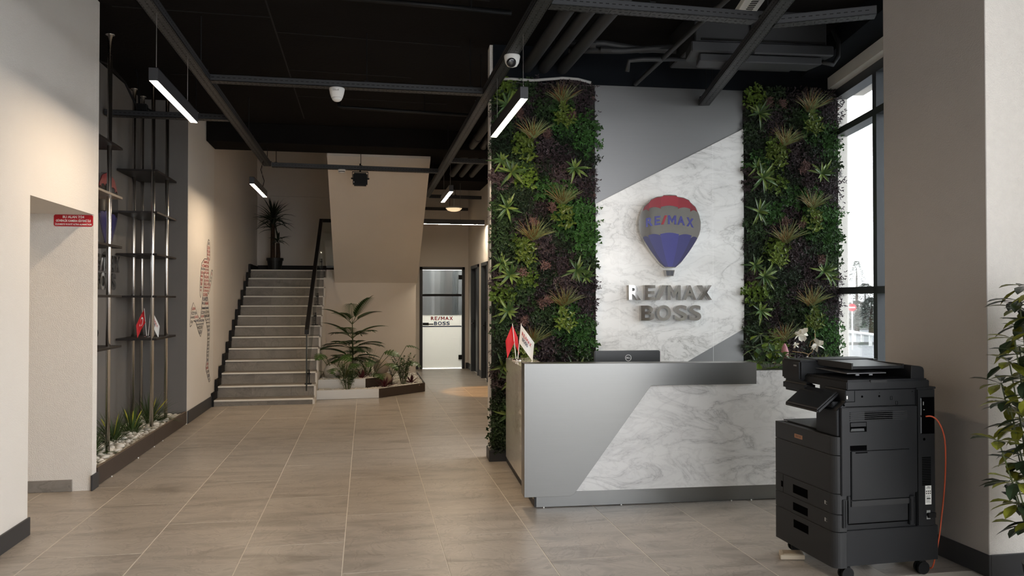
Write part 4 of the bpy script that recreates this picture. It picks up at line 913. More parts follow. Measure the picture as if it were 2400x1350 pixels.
def frond(mb, base, d, L, pairs, ll, droop=0.8, lw=0.02, fwd=0.75, mstem=1):
    p = Vector(base); d = Vector(d).normalized(); pts = [p.copy()]; n = pairs
    for i in range(n):
        p = p + d * (L / n); d = (d - Z * droop / n).normalized(); pts.append(p.copy())
        s = d.cross(Z)
        s = s.normalized() if s.length > 1e-3 else Vector((1, 0, 0))
        t_ = i / n
        if t_ < 0.18: continue
        k = ll * (0.55 + 0.9 * sin(pi * min(1, 0.15 + t_ * 0.85)))* (0.75 if t_ > 0.9 else 1)
        for sd in (-1, 1): mb.leaf(p, (d * fwd + s * sd * 0.8 + Z * 0.12), k, lw, 0.55, 3, 0.15, peak=0.35)
    mb.leaf(p, d, ll * 0.8, lw, 0.3, 3, 0.15)
    mb.tube(pts, [0.006 * (1 - 0.7 * i / n) for i in range(n + 1)], 5, mstem)
def palm(label, M, tiers, seed):
    rr = random.Random(seed); t = thing('palm', label, 'plant', M)
    H = max(z for z, *_ in tiers); q = MB(); q.tube([(0, 0, -0.04), (0.01, 0, H * 0.5), (0, 0, H + 0.05)], [0.018, 0.014, 0.006], 8); q.build('stem', M_STEM, t)
    for z, n, L, el, a0 in tiers:
        for i in range(n):
            a = a0 + 6.283 * i / n + rr.random() * 0.3; e = el + (rr.random() - 0.5) * 0.5
            q = MB(); frond(q, (0, 0, z), (cos(a) * cos(e), sin(a) * cos(e), sin(e)), L * (0.85 + rr.random() * 0.3), 16, 0.17, 0.75, 0.032); q.build('frond', [M_PALM if rr.random() < 0.7 else M_PALM2, M_STEM], t)
    return t
palm('tall palm with tiers of feathery fronds in the stair planter', place(-0.22, 13.35, 0.26), [(0.86, 5, 0.50, 0.95, 0.35), (0.62, 6, 0.50, 0.65, 0.0), (0.45, 7, 0.50, 0.5, 0.5), (0.28, 7, 0.46, 0.45, 0.2)], 4)
def monstera_leaf(mb, base, d, L, W, roll, seed):
    """heart shaped leaf cut into fingers: a ribbon of lobes along a drooping midrib"""
    p = Vector(base); d = Vector(d).normalized(); n = 6; side0 = d.cross(Z).normalized(); side0 = Quaternion(d, roll) @ side0
    for i in range(n):
        q2 = p + d * (L / n); t_ = (i + 0.5) / n; w_ = W * 0.5 * (sin(pi * (0.22 + 0.70 * t_)))
        for sd in (-1, 1):
            a = p; b = q2; o1 = a + side0 * sd * w_ + d * L * 0.10 - Z * 0.02 + side0.cross(d) * 0.01; o2 = b + side0 * sd * w_ * 0.94 + d * L * 0.05 - Z * 0.02 + side0.cross(d) * 0.01
            m_ = (a + b) / 2 + side0 * sd * w_ * 0.55 + d * L * 0.035
            mb.add([a, b, a.lerp(o1, 0.55), b.lerp(o2, 0.55) - d * L / n * 0.12, o1, o2 - d * L / n * 0.35], [(0, 1, 3, 2), (2, 3, 5, 4)] if sd > 0 else [(1, 0, 2, 3), (3, 2, 4, 5)])
        p = q2; d = (d - Z * 0.16).normalized(); side0 = (side0 - d * side0.dot(d)).normalized()
    mb.leaf(p, d, L * 0.16, W * 0.25, 0.2, 2, 0.1)
def monstera(label, M, leaves, seed):
    rr = random.Random(seed); t = thing('monstera', label, 'plant', M, 'monsteras in the stair planter')
    for (a, e, sl, L, W, rl) in leaves:
        d = Vector((cos(a) * cos(e), sin(a) * cos(e), sin(e))); p = d * sl; pts = [Vector((0, 0, -0.03)), p * 0.5 + Z * 0.03, p]
        q = MB(); q.tube(pts, 0.005, 5, 1); dd = Vector((cos(a), sin(a), 0.15)); monstera_leaf(q, p, dd, L, W, rl, 0); q.build('leaf', [M_MONST, M_STEM], t)
    return t
monstera('split-leaved monstera between the stairs and the striped ball', place(-0.50, 12.98, 0.25), [(2.6, 0.95, 0.42, 0.24, 0.24, 0.3), (-2.2, 1.05, 0.46, 0.22, 0.22, -0.4), (-0.9, 1.1, 0.42, 0.24, 0.22, 0.5), (-1.6, 0.6, 0.34, 0.22, 0.2, 0.2), (0.2, 0.9, 0.40, 0.24, 0.22, -0.3), (-2.9, 0.5, 0.30, 0.20, 0.18, 0.1), (1.5, 1.2, 0.4, 0.2, 0.2, 0)], 1)
monstera('split-leaved monstera reaching over the brown inner panel', place(0.10, 12.98, 0.25), [(-0.3, 1.1, 0.48, 0.26, 0.22, 0.4), (-1.2, 0.4, 0.22, 0.24, 0.22, 0.1), (-2.4, 0.75, 0.36, 0.22, 0.2, -0.3), (0.6, 0.8, 0.50, 0.26, 0.22, 0.3), (-0.7, 0.7, 0.38, 0.24, 0.2, 0.2), (2.8, 0.9, 0.38, 0.22, 0.2, 0), (-1.7, 0.9, 0.36, 0.22, 0.2, -0.2)], 2)
monstera('split-leaved monstera nearest the corridor with one high leaf', place(0.42, 13.45, 0.20), [(0.15, 1.1, 0.60, 0.24, 0.20, 0.2), (-0.5, 0.7, 0.42, 0.24, 0.2, 0.3), (0.8, 0.6, 0.40, 0.22, 0.2, -0.2), (-1.4, 0.7, 0.36, 0.22, 0.2, 0.1)], 3)
def shrub(label, M, H, R, nst, nl, seed, m=M_SHRUB, lsize=0.04, spread=0.5, m2=None, cat='plant'):
    rr = random.Random(seed); t = thing('small_leaf_shrub', label, cat, M); mm = [m, m2 or m, M_STEM]
    for s in range(nst):
        a = rr.random() * 6.283; q = MB(); top = Vector((cos(a) * R * (0.3 + rr.random() * 0.7), sin(a) * R * (0.3 + rr.random() * 0.7), H * (0.55 + 0.5 * rr.random())))
        pts = [Vector((cos(a) * 0.02, sin(a) * 0.02, -0.03)), top * 0.5 + Vector((0, 0, 0.05)), top]
        q.tube(pts, [0.004, 0.003, 0.0015], 5, 2)
        for i in range(nl):
            f = 0.25 + 0.75 * i / nl; p = pts[0].lerp(pts[1], f * 2) if f < 0.5 else pts[1].lerp(pts[2], f * 2 - 1)
            for sd in range(2):
                b = rr.random() * 6.283; e = rr.random() * 0.9 - 0.1
                q.leaf(p, (cos(b) * cos(e), sin(b) * cos(e), sin(e)), lsize * (0.8 + rr.random() * 0.6), lsize * 0.55, 0.3, 2, 0.2, 1 if rr.random() < 0.35 else 0, peak=0.5)
        q.build('branch', mm, t)
    return t
shrub('small-leaved green shrub in front of the pale planter panel', place(-0.275, 12.42, 0.12), 0.44, 0.24, 14, 15, 5, M_SHRUB, 0.045, m2=M_SHRUB2)
shrub('small-leaved shrub at the brown outer corner of the stair planter', place(0.62, 13.02, 0.12), 0.52, 0.26, 16, 16, 6, M_SHRUB, 0.045, m2=M_SHRUB2)
def spiky(label, M, n, L, W, seed, m, el0=0.5, name='agave'):
    rr = random.Random(seed); t = thing(name, label, 'plant', M)
    for i in range(n):
        a = 6.283 * i / n * 2.4; e = el0 + (1.45 - el0) * (i / n) + (rr.random() - 0.5) * 0.2
        q = MB(); q.leaf((0.012 * cos(a), 0.012 * sin(a), 0), (cos(a) * cos(e), sin(a) * cos(e), sin(e)), L * (0.75 + rr.random() * 0.4), W, 0.25, 4, 0.3, peak=0.35); q.build('leaf', m, t)
    return t
spiky('dark red spiky plant at the angle of the outer planter panels', place(0.30, 12.62, 0.12), 18, 0.22, 0.034, 1, M_WINE)
spiky('dark red spiky plant half hidden behind the monstera leaves', place(-0.06, 12.86, 0.25), 12, 0.20, 0.034, 2, M_WINE)
spiky('wine-red leafy plant tucked behind the shrub at the outer corner', place(0.76, 13.25, 0.12), 12, 0.17, 0.04, 3, M_WINE, 0.2)
grass_clump('loose tuft of thin upright grass behind the monsteras in the stair planter', place(0.02, 13.25, 0.25), 40, 0.55, 0, 31, M_PALM2)
grass_clump('loose tuft of yellowish grass between the two pale balls', place(-0.33, 12.9, 0.25), 50, 0.42, 0, 32, G('yellow_green_blade', (0.10, 0.11, 0.02)))
def ball(label, x, y, z, r, m, stripe=None):
    t = thing('stone_ball', label, 'ball', place(x, y, z))
    bm = bmesh.new(); bmesh.ops.create_uvsphere(bm, u_segments=36, v_segments=20, radius=r); me = bpy.data.meshes.new('ball'); bm.to_mesh(me); bm.free()
    me.materials.append(m); me.polygons.foreach_set('use_smooth', [True] * len(me.polygons)); link('ball_body', me, t)
ball('striped grey and white ball standing near the stairs', -0.535, 12.95, 0.365, 0.125, marble_mat('striped_stone', 3.0, 0.4, base=(0.62, 0.60, 0.56), vein=(0.10, 0.095, 0.09), rot=0.3))
ball('glossy pale cream ball in the middle of the planter behind the leaves', -0.10, 13.25, 0.43, 0.14, mat('cream_gloss', (0.66, 0.60, 0.50), 0.15))
ball('beige stone ball behind the monstera at the brown inner panel', 0.26, 13.25, 0.40, 0.13, mat('beige_stone', (0.44, 0.37, 0.29), 0.6, var=0.1))
ball('small tan stone ball at the foot of the red plant', 0.34, 12.93, 0.245, 0.09, mat('tan_stone', (0.33, 0.27, 0.19), 0.6, var=0.15))
# yucca on the landing
t = thing('potted_yucca', 'dark potted yucca with drooping sword leaves on the stair landing', 'plant', place(-1.77, 16.0, nz(12)))
q = MB(); q.lathe([(0.12, 0), (0.15, 0.20), (0.165, 0.20), (0.165, 0.25), (0.14, 0.25), (0.13, 0.21), (0, 0.21)], 24); q.build('pot', M_POT, t)
for x, h in ((-0.04, 0.95), (0.055, 0.55)):
    q = MB(); q.tube([(x, 0, 0.2), (x * 1.1, 0.01, h * 0.6), (x, 0, h)], [0.045, 0.042, 0.035], 10); q.build('trunk', M_BARK, t)
rr = random.Random(8)
for (x, z, n, L) in ((-0.04, 0.95, 62, 0.46), (0.055, 0.55, 18, 0.26), (-0.04, 0.78, 18, 0.42)):
    q = MB()
    for i in range(n):
        a = rr.random() * 6.283; e = -0.25 + rr.random() * 1.6; q.leaf((x, 0, z + rr.random() * 0.10), (cos(a) * cos(e), sin(a) * cos(e), sin(e)), L * (0.75 + rr.random() * 0.45), 0.042, 0.5 + rr.random() * 0.5, 4, 0.25, peak=0.3)
    q.build('leaf_crown', M_YUCCA, t)
# ================================================================== RECEPTION WALL
PANEL = MB(); PANEL.box(1.835, 3.36, 7.42, 7.45, 0.0, 3.650)
tag(PANEL.build('grey_wall_panel', M_GREYPANEL, None, Matrix.Rotation(TH, 4, 'Z')), 'tall grey brushed panel on the reception wall behind the marble', 'panel')
t = thing('marble_wall_panel', 'slanted six-sided white marble panel behind the shop sign', 'panel', on_rec(1.835, 7.42, 0))
q = MB(); q.prism([(0.0, 2.48), (1.525, 3.262), (1.525, 1.253), (0.925, 0.925), (0.55, 0.72), (0.0, 0.72)], 0.0, 0.02); q.build('marble_slab', M_MARBLE2, t, bevel=0.0015)
q = MB()
for x in (0.24, 1.2): q.box(x - 0.001, x + 0.001, 0.75, 2.475 + x * 0.513, 0.0198, 0.0203)
q.build('slab_joint', mat('joint_pale', (0.9, 0.9, 0.89), 0.5), t)
# the shop sign
t = thing('shop_sign', 'large chrome balloon sign with mirrored raised letters on white marble', 'sign', on_rec(2.566, 7.40, 1.855))
balloon(t, 0.65, 0.718, 0.07, M_CHROME, RED5, BLU5)
M_VIOLET = mat('letter_violet', (0.045, 0.046, 0.24), 0.35)
arc = lambda p: (p[0], p[1] - 0.55 * (p[0]) ** 2)
for ch, x0, x1, m in (('R', -0.245, -0.175, M_VIOLET), ('E', -0.158, -0.100, M_VIOLET), ('/', -0.092, -0.030, RED5[2]), ('M', -0.022, 0.062, M_VIOLET), ('A', 0.074, 0.150, M_VIOLET), ('X', 0.168, 0.240, M_VIOLET)):
    q = MB(); put_text(q, ch, x0, x1, 0.427, 0.515, 0.0705, 0.004, 0, 0.035, None, arc); q.build('printed_letter', m, t)
sx = lambda c: 0.032 + (535 - c) / 3.752 * -1 * 0.0044; sz = lambda c: -0.052 - (c - 757) / 3.752 * 0.00413
for ch, a, b_, y0, y1 in (('R', 152, 260, 997, 865), ('E', 288, 385, 997, 865), ('/', 375, 485, 997, 865), ('M', 486, 606, 997, 865), ('A', 622, 742, 997, 865), ('X', 752, 880, 997, 865),
                          ('B', 255, 378, 1180, 1046), ('O', 390, 520, 1183, 1043), ('S', 545, 662, 1183, 1043), ('S', 672, 784, 1183, 1043)):
    q = MB(); put_text(q, ch, sx(a + 4), sx(b_ - 2), sz(y0), sz(y1), 0.0, 0.055, 0, 0.026); q.build('letter', M_CHROME, t)

# ---- living walls: artificial planting on dark square mats, the same planting repeated from mat to mat
M_MAT = mat('foliage_mat', (0.010, 0.013, 0.007), 0.9)
def F(name, c, v=0.35, r=0.5): return mat(name, c, r, var=v, scale=22, rnd=0.22)
FOL = {'dark': F('foliage_dark', (0.014, 0.030, 0.012)), 'mid': F('foliage_mid', (0.026, 0.055, 0.017)), 'bright': F('foliage_bright', (0.036, 0.105, 0.020)), 'lime': F('foliage_lime', (0.095, 0.155, 0.020)),
       'purple': F('foliage_purple', (0.062, 0.042, 0.046)), 'plum': F('foliage_plum', (0.036, 0.022, 0.028)), 'pink': F('foliage_dusty_pink', (0.14, 0.075, 0.065))}
LSZ = {'dark': (0.026, 0.012, 170), 'mid': (0.026, 0.017, 150), 'bright': (0.024, 0.016, 170), 'lime': (0.026, 0.024, 140), 'purple': (0.030, 0.018, 130), 'plum': (0.026, 0.012, 170), 'pink': (0.034, 0.012, 26)}
FM_ = {}
def fol_mesh(kind, var):
    if (kind, var) in FM_: return FM_[(kind, var)]
    rr = random.Random(hash(kind) % 1000 if False else sum(map(ord, kind)) + var * 91); q = MB(); L, W, n = LSZ[kind]
    ext = 0.15 if kind != 'pink' else 0.055
    for i in range(n):
        x = (rr.random() - 0.5) * 2 * ext * (0.55 + 0.45 * rr.random()); y = (rr.random() - 0.5) * 2 * ext * (0.55 + 0.45 * rr.random()); z = 0.018 + rr.random() * 0.05
        a = rr.random() * 6.283; el = 0.25 + rr.random() * 0.8
        for k in range(2 if kind in ('dark', 'plum') else 3):
            b = a + k * 2.1; q.leaf((x, y, z), (cos(b) * cos(el), sin(b) * cos(el), sin(el)), L * (0.75 + rr.random() * 0.6), W * (0.8 + rr.random() * 0.4), -0.2, 2, 0.22, peak=0.55)
    FM_[(kind, var)] = q.mesh('foliage_' + kind, FOL[kind]); return FM_[(kind, var)]
M_ROS = F('rosette_leaf', (0.050, 0.098, 0.026), 0.25, 0.4); M_ROS2 = F('rosette_leaf_striped', (0.13, 0.185, 0.04), 0.3, 0.4)
M_BROAD = F('broad_leaf', (0.105, 0.150, 0.022), 0.3, 0.35); M_GG = F('tuft_blade_green', (0.20, 0.24, 0.09), 0.3); M_GO = F('tuft_blade_orange', (0.19, 0.10, 0.022), 0.3)
def rosette_mesh(seed):
    rr = random.Random(seed); q = MB()
    for i in range(15):
        a = 6.283 * i / 15 * 2.4 + rr.random() * 0.7; el = 0.10 + 0.95 * (i / 15)
        q.leaf((0, 0, 0.05), (cos(a) * cos(el), sin(a) * cos(el), sin(el)), 0.165 * (0.6 + rr.random() * 0.6), 0.025, 0.0, 5, 0.22, 1 if rr.random() < 0.45 else 0, peak=0.4)
    for i in range(len(q.v)):                    # leaf tips bend back towards the mat
        x, y, z = q.v[i]; d = sqrt(x * x + y * y); q.v[i] = (x, y, z - 2.6 * d * d)
    return q.mesh('rosette', [M_ROS, M_ROS2])
def tuft_mesh(seed):
    rr = random.Random(seed); q = MB()
    for i in range(95):
        a = pi / 2 + (rr.random() - 0.5) * 1.9; el = 0.2 + rr.random() * 0.7; L = 0.22 * (0.6 + rr.random() * 0.6)
        og = 0 if rr.random() < (0.9 if a < pi / 2 - 0.1 else 0.4) else 1
        p = Vector(((rr.random() - 0.5) * 0.06, 0, 0.03)); d = Vector((cos(a) * cos(el), sin(a) * cos(el), sin(el))); sd = d.cross(Vector((0, 0, 1))).normalized(); vs = []; n = 4
        for k in range(n + 1):
            wd = 0.0024 * (1 - (k / n) ** 2) + 0.0004; vs += [p - sd * wd, p + sd * wd]; p = p + d * L / n; d = (d - Vector((0, 0.13, 0.10))).normalized()
        q.add(vs, [(2 * k, 2 * k + 1, 2 * k + 3, 2 * k + 2) for k in range(n)], og)
    return q.mesh('grass_tuft', [M_GG, M_GO])
def broad_mesh(seed):
    rr = random.Random(seed); q = MB()
    for i in range(30):
        _a = rr.random() * 6.283; _r = rr.random() ** 0.6; x = 0.105 * _r * cos(_a); y = 0.12 * _r * sin(_a) - 0.01; a = rr.random() * 6.283
        for k in range(3):
            b = a + 2.1 * k; el = 0.2 + rr.random() * 0.7; q.leaf((x, y, 0.06 + rr.random() * 0.03), (cos(b) * cos(el), sin(b) * cos(el), sin(el)), 0.042 * (0.8 + rr.random() * 0.5), 0.024, 0.0, 2, 0.25, peak=0.6)
    return q.mesh('broadleaf_cluster', M_BROAD)
ROS = [rosette_mesh(i) for i in range(3)]; TUF = [tuft_mesh(i) for i in range(3)]; BRD = [broad_mesh(i) for i in range(2)]
PATCH = ['lime mid plum purple plum'.split(), 'dark plum mid bright plum'.split(), 'mid plum dark bright bright'.split(), 'dark lime purple dark bright'.split(), 'dark mid plum plum mid'.split(), 'purple lime dark purple plum'.split()]
PATCH_ALT = ['dark dark bright bright plum'.split(), 'mid dark plum bright bright'.split()]
def living_wall(label, u0, u1, seed, shift=0.0):
    t = thing('green_wall', label, 'green wall', on_rec(u0, 7.43, 0)); W = u1 - u0; rr = random.Random(seed); zt = 3.645; zb = 0.11; per = 0.985
    q = MB()
    n = 4
    for k in range(n):
        a = zt - per * k; b = max(zb, a - per); q.box(0, W, b + 0.002, a - 0.002, -0.01, 0.014)
    q.build('backing_mat', M_MAT, t)
    def put(nm, me, x, y, s=1.0, rz=None, dz=0.0, kind=None):
        if y < zb + 0.03 or y > zt - 0.0: return
        M = Matrix.Translation((x, y, 0.012 + dz)) @ Matrix.Rotation(rr.random() * 6.283 if rz is None else rz, 4, 'Z') @ Matrix.Scale(s, 4)
        o = link(nm, me, t, M)
        if kind: o['kind'] = kind
    for k in range(n):
        top = zt - per * k + shift
        for r in range(6):
            for c in range(5):
                kind = (PATCH_ALT[r] if r < 2 and k % 2 else PATCH[r])[c]
                if rr.random() < 0.10: kind = rr.choice(['dark', 'mid', 'plum', 'bright'])
                x = W * (c + 0.5) / 5 + (rr.random() - 0.5) * 0.05; y = top - per * (r + 0.5) / 6 + (rr.random() - 0.5) * 0.04
                x = min(max(x, 0.10), W - 0.095); y = min(y, zt - 0.085)
                if y < zb + 0.09: y = zb + 0.09
                put('foliage_patch', fol_mesh(kind, rr.randrange(2)), x, y, 0.86 + rr.random() * 0.12, kind='stuff')
        for i in range(4): put('dusty_pink_sprig', fol_mesh('pink', i % 2), W * rr.choice([0.25, 0.35, 0.5, 0.6, 0.75]) + rr.random() * 0.1 - 0.05, top - per * rr.random(), 0.9, None, 0.03, 'stuff')
        for i in range(5):                         # sprigs poking over the edges
            put('edge_sprig', fol_mesh('pink' if i % 3 == 0 else 'plum', i % 2), W - 0.02 + rr.random() * 0.02, top - per * (i + rr.random()) / 5, 0.30, None, 0.01, 'stuff')
            put('edge_sprig', fol_mesh('plum', i % 2), 0.02 - rr.random() * 0.02, top - per * (i + rr.random()) / 5, 0.28, None, 0.01, 'stuff')
        J = lambda a: (rr.random() - 0.5) * a
        put('grass_tuft', TUF[k % 3], 0.69 * W / 1.02 + J(0.02), top - 0.20, 1.0 + J(0.2), J(0.2), 0.02)
        put('grass_tuft', TUF[(k + 1) % 3], 0.40 * W / 1.02 + J(0.02), top - 0.55, 1.0 + J(0.2), J(0.3), 0.02)
        put('broadleaf_cluster', BRD[k % 2], 0.69 * W / 1.02, top - 0.31, 1.0, J(0.3), 0.015)
        put('broadleaf_cluster', BRD[(k + 1) % 2], 0.31 * W / 1.02, top - 0.66, 1.0, J(0.3), 0.015)
        put('rosette', ROS[k % 3], 0.18 + J(0.03), top - 0.88, 1.1, None, 0.02); put('rosette', ROS[(k + 1) % 3], 0.10 + J(0.03), top - 0.77, 0.9, None, 0.01)
        put('rosette', ROS[(k + 2) % 3], 0.14 + J(0.03), top - 0.24, 1.0, None, 0.02)
        put('rosette', ROS[(k + 1) % 3], 0.81 * W / 1.02 + J(0.03), top - 0.83, 1.05, None, 0.02)
        if k: put('rosette', ROS[k % 3], 0.92 * W / 1.02, top - 0.90, 0.8, None, 0.01)
    return t
living_wall('tall living wall panel left of the marble, behind the desk flags', 0.815, 1.828, 21)
living_wall('tall living wall panel right of the marble, next to the window', 3.368, 4.385, 33)

# ================================================================== RECEPTION DESK
t = thing('reception_desk', 'reception desk with brushed steel wrap and white veined marble front', 'desk', on_rec(0.855, 5.60, 0))     # local x along the desk, y up, z towards the viewer
q = MB(); q.prism([(0.0, 0.106), (0.345, 0.106), (0.372, 0.122), (0.955, 0.905), (1.784, 0.905), (1.784, 1.066), (0.0, 1.078)], -0.145, 0.0); q.build('steel_wrap', M_STEEL, t, bevel=0.0012)
q = MB(); q.box(0.14, 2.62, 0.124, 1.0, -0.075, -0.060); q.build('marble_front', M_MARBLE, t, bevel=0.001)
q = MB(); q.box(0.098, 2.60, 0.006, 0.124, -0.115, -0.10); q.build('steel_plinth', M_STEEL, t)
q = MB(); q.box(0.092, 0.105, 0.006, 0.10, -1.72, -0.10); q.build('side_plinth', M_PIPE, t)
q = MB(); q.box(0.088, 0.104, 0.055, 0.975, -1.735, -0.146); q.build('side_marble', M_MARBLE3, t)
q = MB(); q.box(0.088, 0.33, 0.975, 0.990, -1.735, -0.146); q.build('side_top', M_MARBLE3, t)
q = MB(); q.box(0.315, 0.33, 0.1, 0.975, -1.72, -0.15); q.build('inner_side', M_STEEL, t)
q = MB(); q.box(0.11, 2.60, 0.08, 0.70, -0.40, -0.115); q.build('carcass', M_PIPE, t)
q = MB(); q.box(0.33, 1.80, 0.70, 0.73, -0.85, -0.15); q.build('work_top', M_PIPE, t)
q = MB(); q.box(1.80, 2.62, 0.985, 1.0, -0.60, -0.075); q.box(1.80, 1.815, 0.1, 0.985, -0.60, -0.1); q.box(2.605, 2.62, 0.0, 0.985, -0.60, -0.1); q.box(1.8, 2.62, 0.1, 0.985, -0.60, -0.585); q.build('plant_ledge', M_STEEL, t)
q = MB()
for x in (0.16, 0.75, 1.62, 1.78): q.lathe([(0.006, 0), (0.006, 0.006), (0, 0.007)], 8, 0, Matrix.Translation((x, 0.004, -0.096)))
stuff(q.build('levelling_clips', M_WHITE, t))
# monitor
t = thing('computer_monitor', 'black monitor seen from behind above the steel desk top', 'monitor', on_rec(1.515, 6.15, 0.73))
q = MB(); q.box(0.0, 0.552, 0.075, 0.398, -0.045, 0.0); q.build('back_shell', mat('monitor_black', (0.016, 0.018, 0.019), 0.35), t, bevel=0.006, seg=2)
q = MB(); q.box(0.008, 0.544, 0.083, 0.39, -0.048, -0.045); q.build('screen', M_SCREEN, t)
q = MB(); q.box(0.24, 0.31, 0.0, 0.24, 0.0, 0.03); q.build('stand_neck', M_BLACK, t)
q = MB(); q.box(0.16, 0.39, 0.0, 0.012, -0.10, 0.10); q.build('stand_foot', M_BLACK, t, bevel=0.004)
q = MB(); n = 32; r0, r1, cx, cy = 0.0225, 0.0265, 0.281, 0.340
for k in range(n):
    a, b_ = 2 * pi * k / n, 2 * pi * (k + 1) / n; q.add([(cx + r0 * cos(a), cy + r0 * sin(a), 0.0008), (cx + r1 * cos(a), cy + r1 * sin(a), 0.0008), (cx + r1 * cos(b_), cy + r1 * sin(b_), 0.0008), (cx + r0 * cos(b_), cy + r0 * sin(b_), 0.0008)], [(0, 1, 2, 3)])
put_text(q, 'D', cx - 0.0175, cx - 0.0085, cy - 0.006, cy + 0.006, 0.0008, 0, 0, 0.03); put_text(q, 'E', cx - 0.0085, cx - 0.001, cy - 0.006, cy + 0.006, 0.0008, 0, 0, 0.03, None, lambda p: p)
put_text(q, 'L', cx + 0.001, cx + 0.008, cy - 0.006, cy + 0.006, 0.0008, 0, 0, 0.03); put_text(q, 'L', cx + 0.010, cx + 0.0175, cy - 0.006, cy + 0.006, 0.0008, 0, 0, 0.03)
q.build('maker_emblem', M_FLAGWHITE, t)
# desk flags
table_flag('two small table flags, red and white, on the marble end of the reception desk', Matrix.Translation(rec(1.00, 7.0, 0.990)) @ Matrix.Rotation(TH, 4, 'Z') @ Matrix.Rotation(radians(-4), 4, 'Z'), 1.02, 0.04,
           dict(w=0.155, h=0.16, dir=(-0.40, 0.05, -0.9), wave=0.012, sag=0.0, m=M_RED, fold=True), dict(w=0.20, h=0.165, dir=(0.62, -0.1, -0.85), wave=-0.012, sag=0.0, m=M_FLAGWHITE, text=TXT))
# plants standing on the plant ledge at the right end of the desk
LZ = 1.0
def pl(u, v, z=LZ): return Matrix.Translation(rec(u, v, z)) @ Matrix.Rotation(TH, 4, 'Z')
def umbrella_plant(label, M, stems, seed, m1, m2, ll=0.11, name='umbrella_plant', wid=0.036, pot=None):
    rr = random.Random(seed); t = thing(name, label, 'plant', M)
    if pot:
        q = MB(); q.lathe([(pot * 0.75, 0), (pot, pot * 1.6), (pot * 0.9, pot * 1.6), (pot * 0.85, pot * 1.4), (0, pot * 1.4)], 24); q.build('pot', M_POT, t)
    for (x, y, z) in stems:
        q = MB(); q.tube([(x * 0.15, y * 0.15, (pot or 0) * 1.3), (x * 0.6, y * 0.6, z * 0.6), (x, y, z)], 0.0035, 5, 2)
        n = 7 + rr.randrange(3); a0 = rr.random() * 6.28
        for i in range(n):
            a = a0 + 6.283 * i / n; el = -0.65 + rr.random() * 1.1; d = Vector((cos(a) * cos(el), sin(a) * cos(el), sin(el))); p = Vector((x, y, z)); e_ = p + d * 0.025
            q.tube([p, e_], 0.0015, 4, 2); q.leaf(e_, d, ll * (0.8 + rr.random() * 0.4), wid, 0.45, 4, 0.12, 1 if rr.random() < 0.45 else 0, peak=0.55)
        q.build('leaf_whorl', [m1, m2, M_STEM], t)
    return t
M_UMB = F('umbrella_leaf', (0.06, 0.115, 0.045), 0.3, 0.3); M_UMB2 = F('umbrella_leaf_bright', (0.15, 0.24, 0.03), 0.3, 0.3)
umbrella_plant('bushy green umbrella plant spilling over the right end of the desk', pl(2.87, 5.90, LZ - 0.04), [(-0.02, -0.05, 0.16), (0.10, -0.06, 0.06), (-0.08, 0.0, 0.20), (0.04, 0.05, 0.24), (0.10, 0.03, 0.17), (-0.03, 0.06, 0.30), (0.05, -0.12, 0.03), (-0.10, -0.04, 0.09), (0.13, -0.02, 0.13)], 5, M_UMB, M_UMB2, 0.105, 'umbrella_plant', 0.05)
t = thing('pink_bud_flower', 'single pink bud flower on a thin stem among the desk plants', 'flower', pl(3.03, 5.92, LZ - 0.02))
q = MB(); q.tube([(0, 0, 0.0), (0.005, 0, 0.09)], 0.003, 6); q.build('stem', M_STEM, t)
q = MB(); q.lathe([(0.004, 0.085), (0.022, 0.10), (0.030, 0.125), (0.029, 0.15), (0.020, 0.18), (0.008, 0.205), (0, 0.212)], 12); q.build('bud', mat('dusty_pink', (0.52, 0.22, 0.25), 0.6, var=0.15, scale=40), t, smooth=True)
q = MB(); q.leaf((0.02, 0, 0.03), (0.6, 0, 0.8), 0.07, 0.03, 0.3, 3, 0.2); q.leaf((0.02, 0, 0.02), (0.8, -0.1, 0.5), 0.06, 0.03, 0.3, 3, 0.2); q.build('red_leaf', mat('rust_red_leaf', (0.28, 0.03, 0.012), 0.5, var=0.3, scale=30), t)
t = thing('white_orchid', 'white orchid stems with twisted twigs beside the window end of the desk', 'orchid', pl(3.22, 5.95, LZ - 0.03))
M_PETAL = mat('orchid_petal', (0.80, 0.77, 0.68), 0.6, var=0.06); M_TWIG = mat('twig', (0.30, 0.20, 0.10), 0.8, var=0.2)
for x, top in ((-0.065, 0.29), (0.07, 0.20)):
    q = MB(); q.tube([(x, 0, 0), (x, 0, top)], 0.0035, 6); q.build('stake', M_BLACK, t)
q = MB(); q.tube([(-0.02, -0.02, 0.0), (0.01, -0.02, 0.115)], 0.007, 8); q.build('white_stick', M_WHITE, t)
for pts in ([(0.01, -0.02, 0.11), (0.02, -0.02, 0.13), (0.06, -0.01, 0.15), (0.07, 0, 0.21), (0.09, 0, 0.26), (0.085, 0, 0.30)], [(0.02, -0.02, 0.13), (-0.03, -0.02, 0.145), (-0.09, -0.01, 0.150), (-0.11, 0, 0.155)], [(0.085, 0, 0.25), (0.05, 0, 0.23), (0.04, 0.0, 0.19)], [(0.02, -0.02, 0.125), (0.0, -0.01, 0.07), (-0.02, 0, 0.03)]):
    q = MB(); q.tube([Vector(p) for p in pts], 0.0035, 5); q.build('twig', M_TWIG, t)
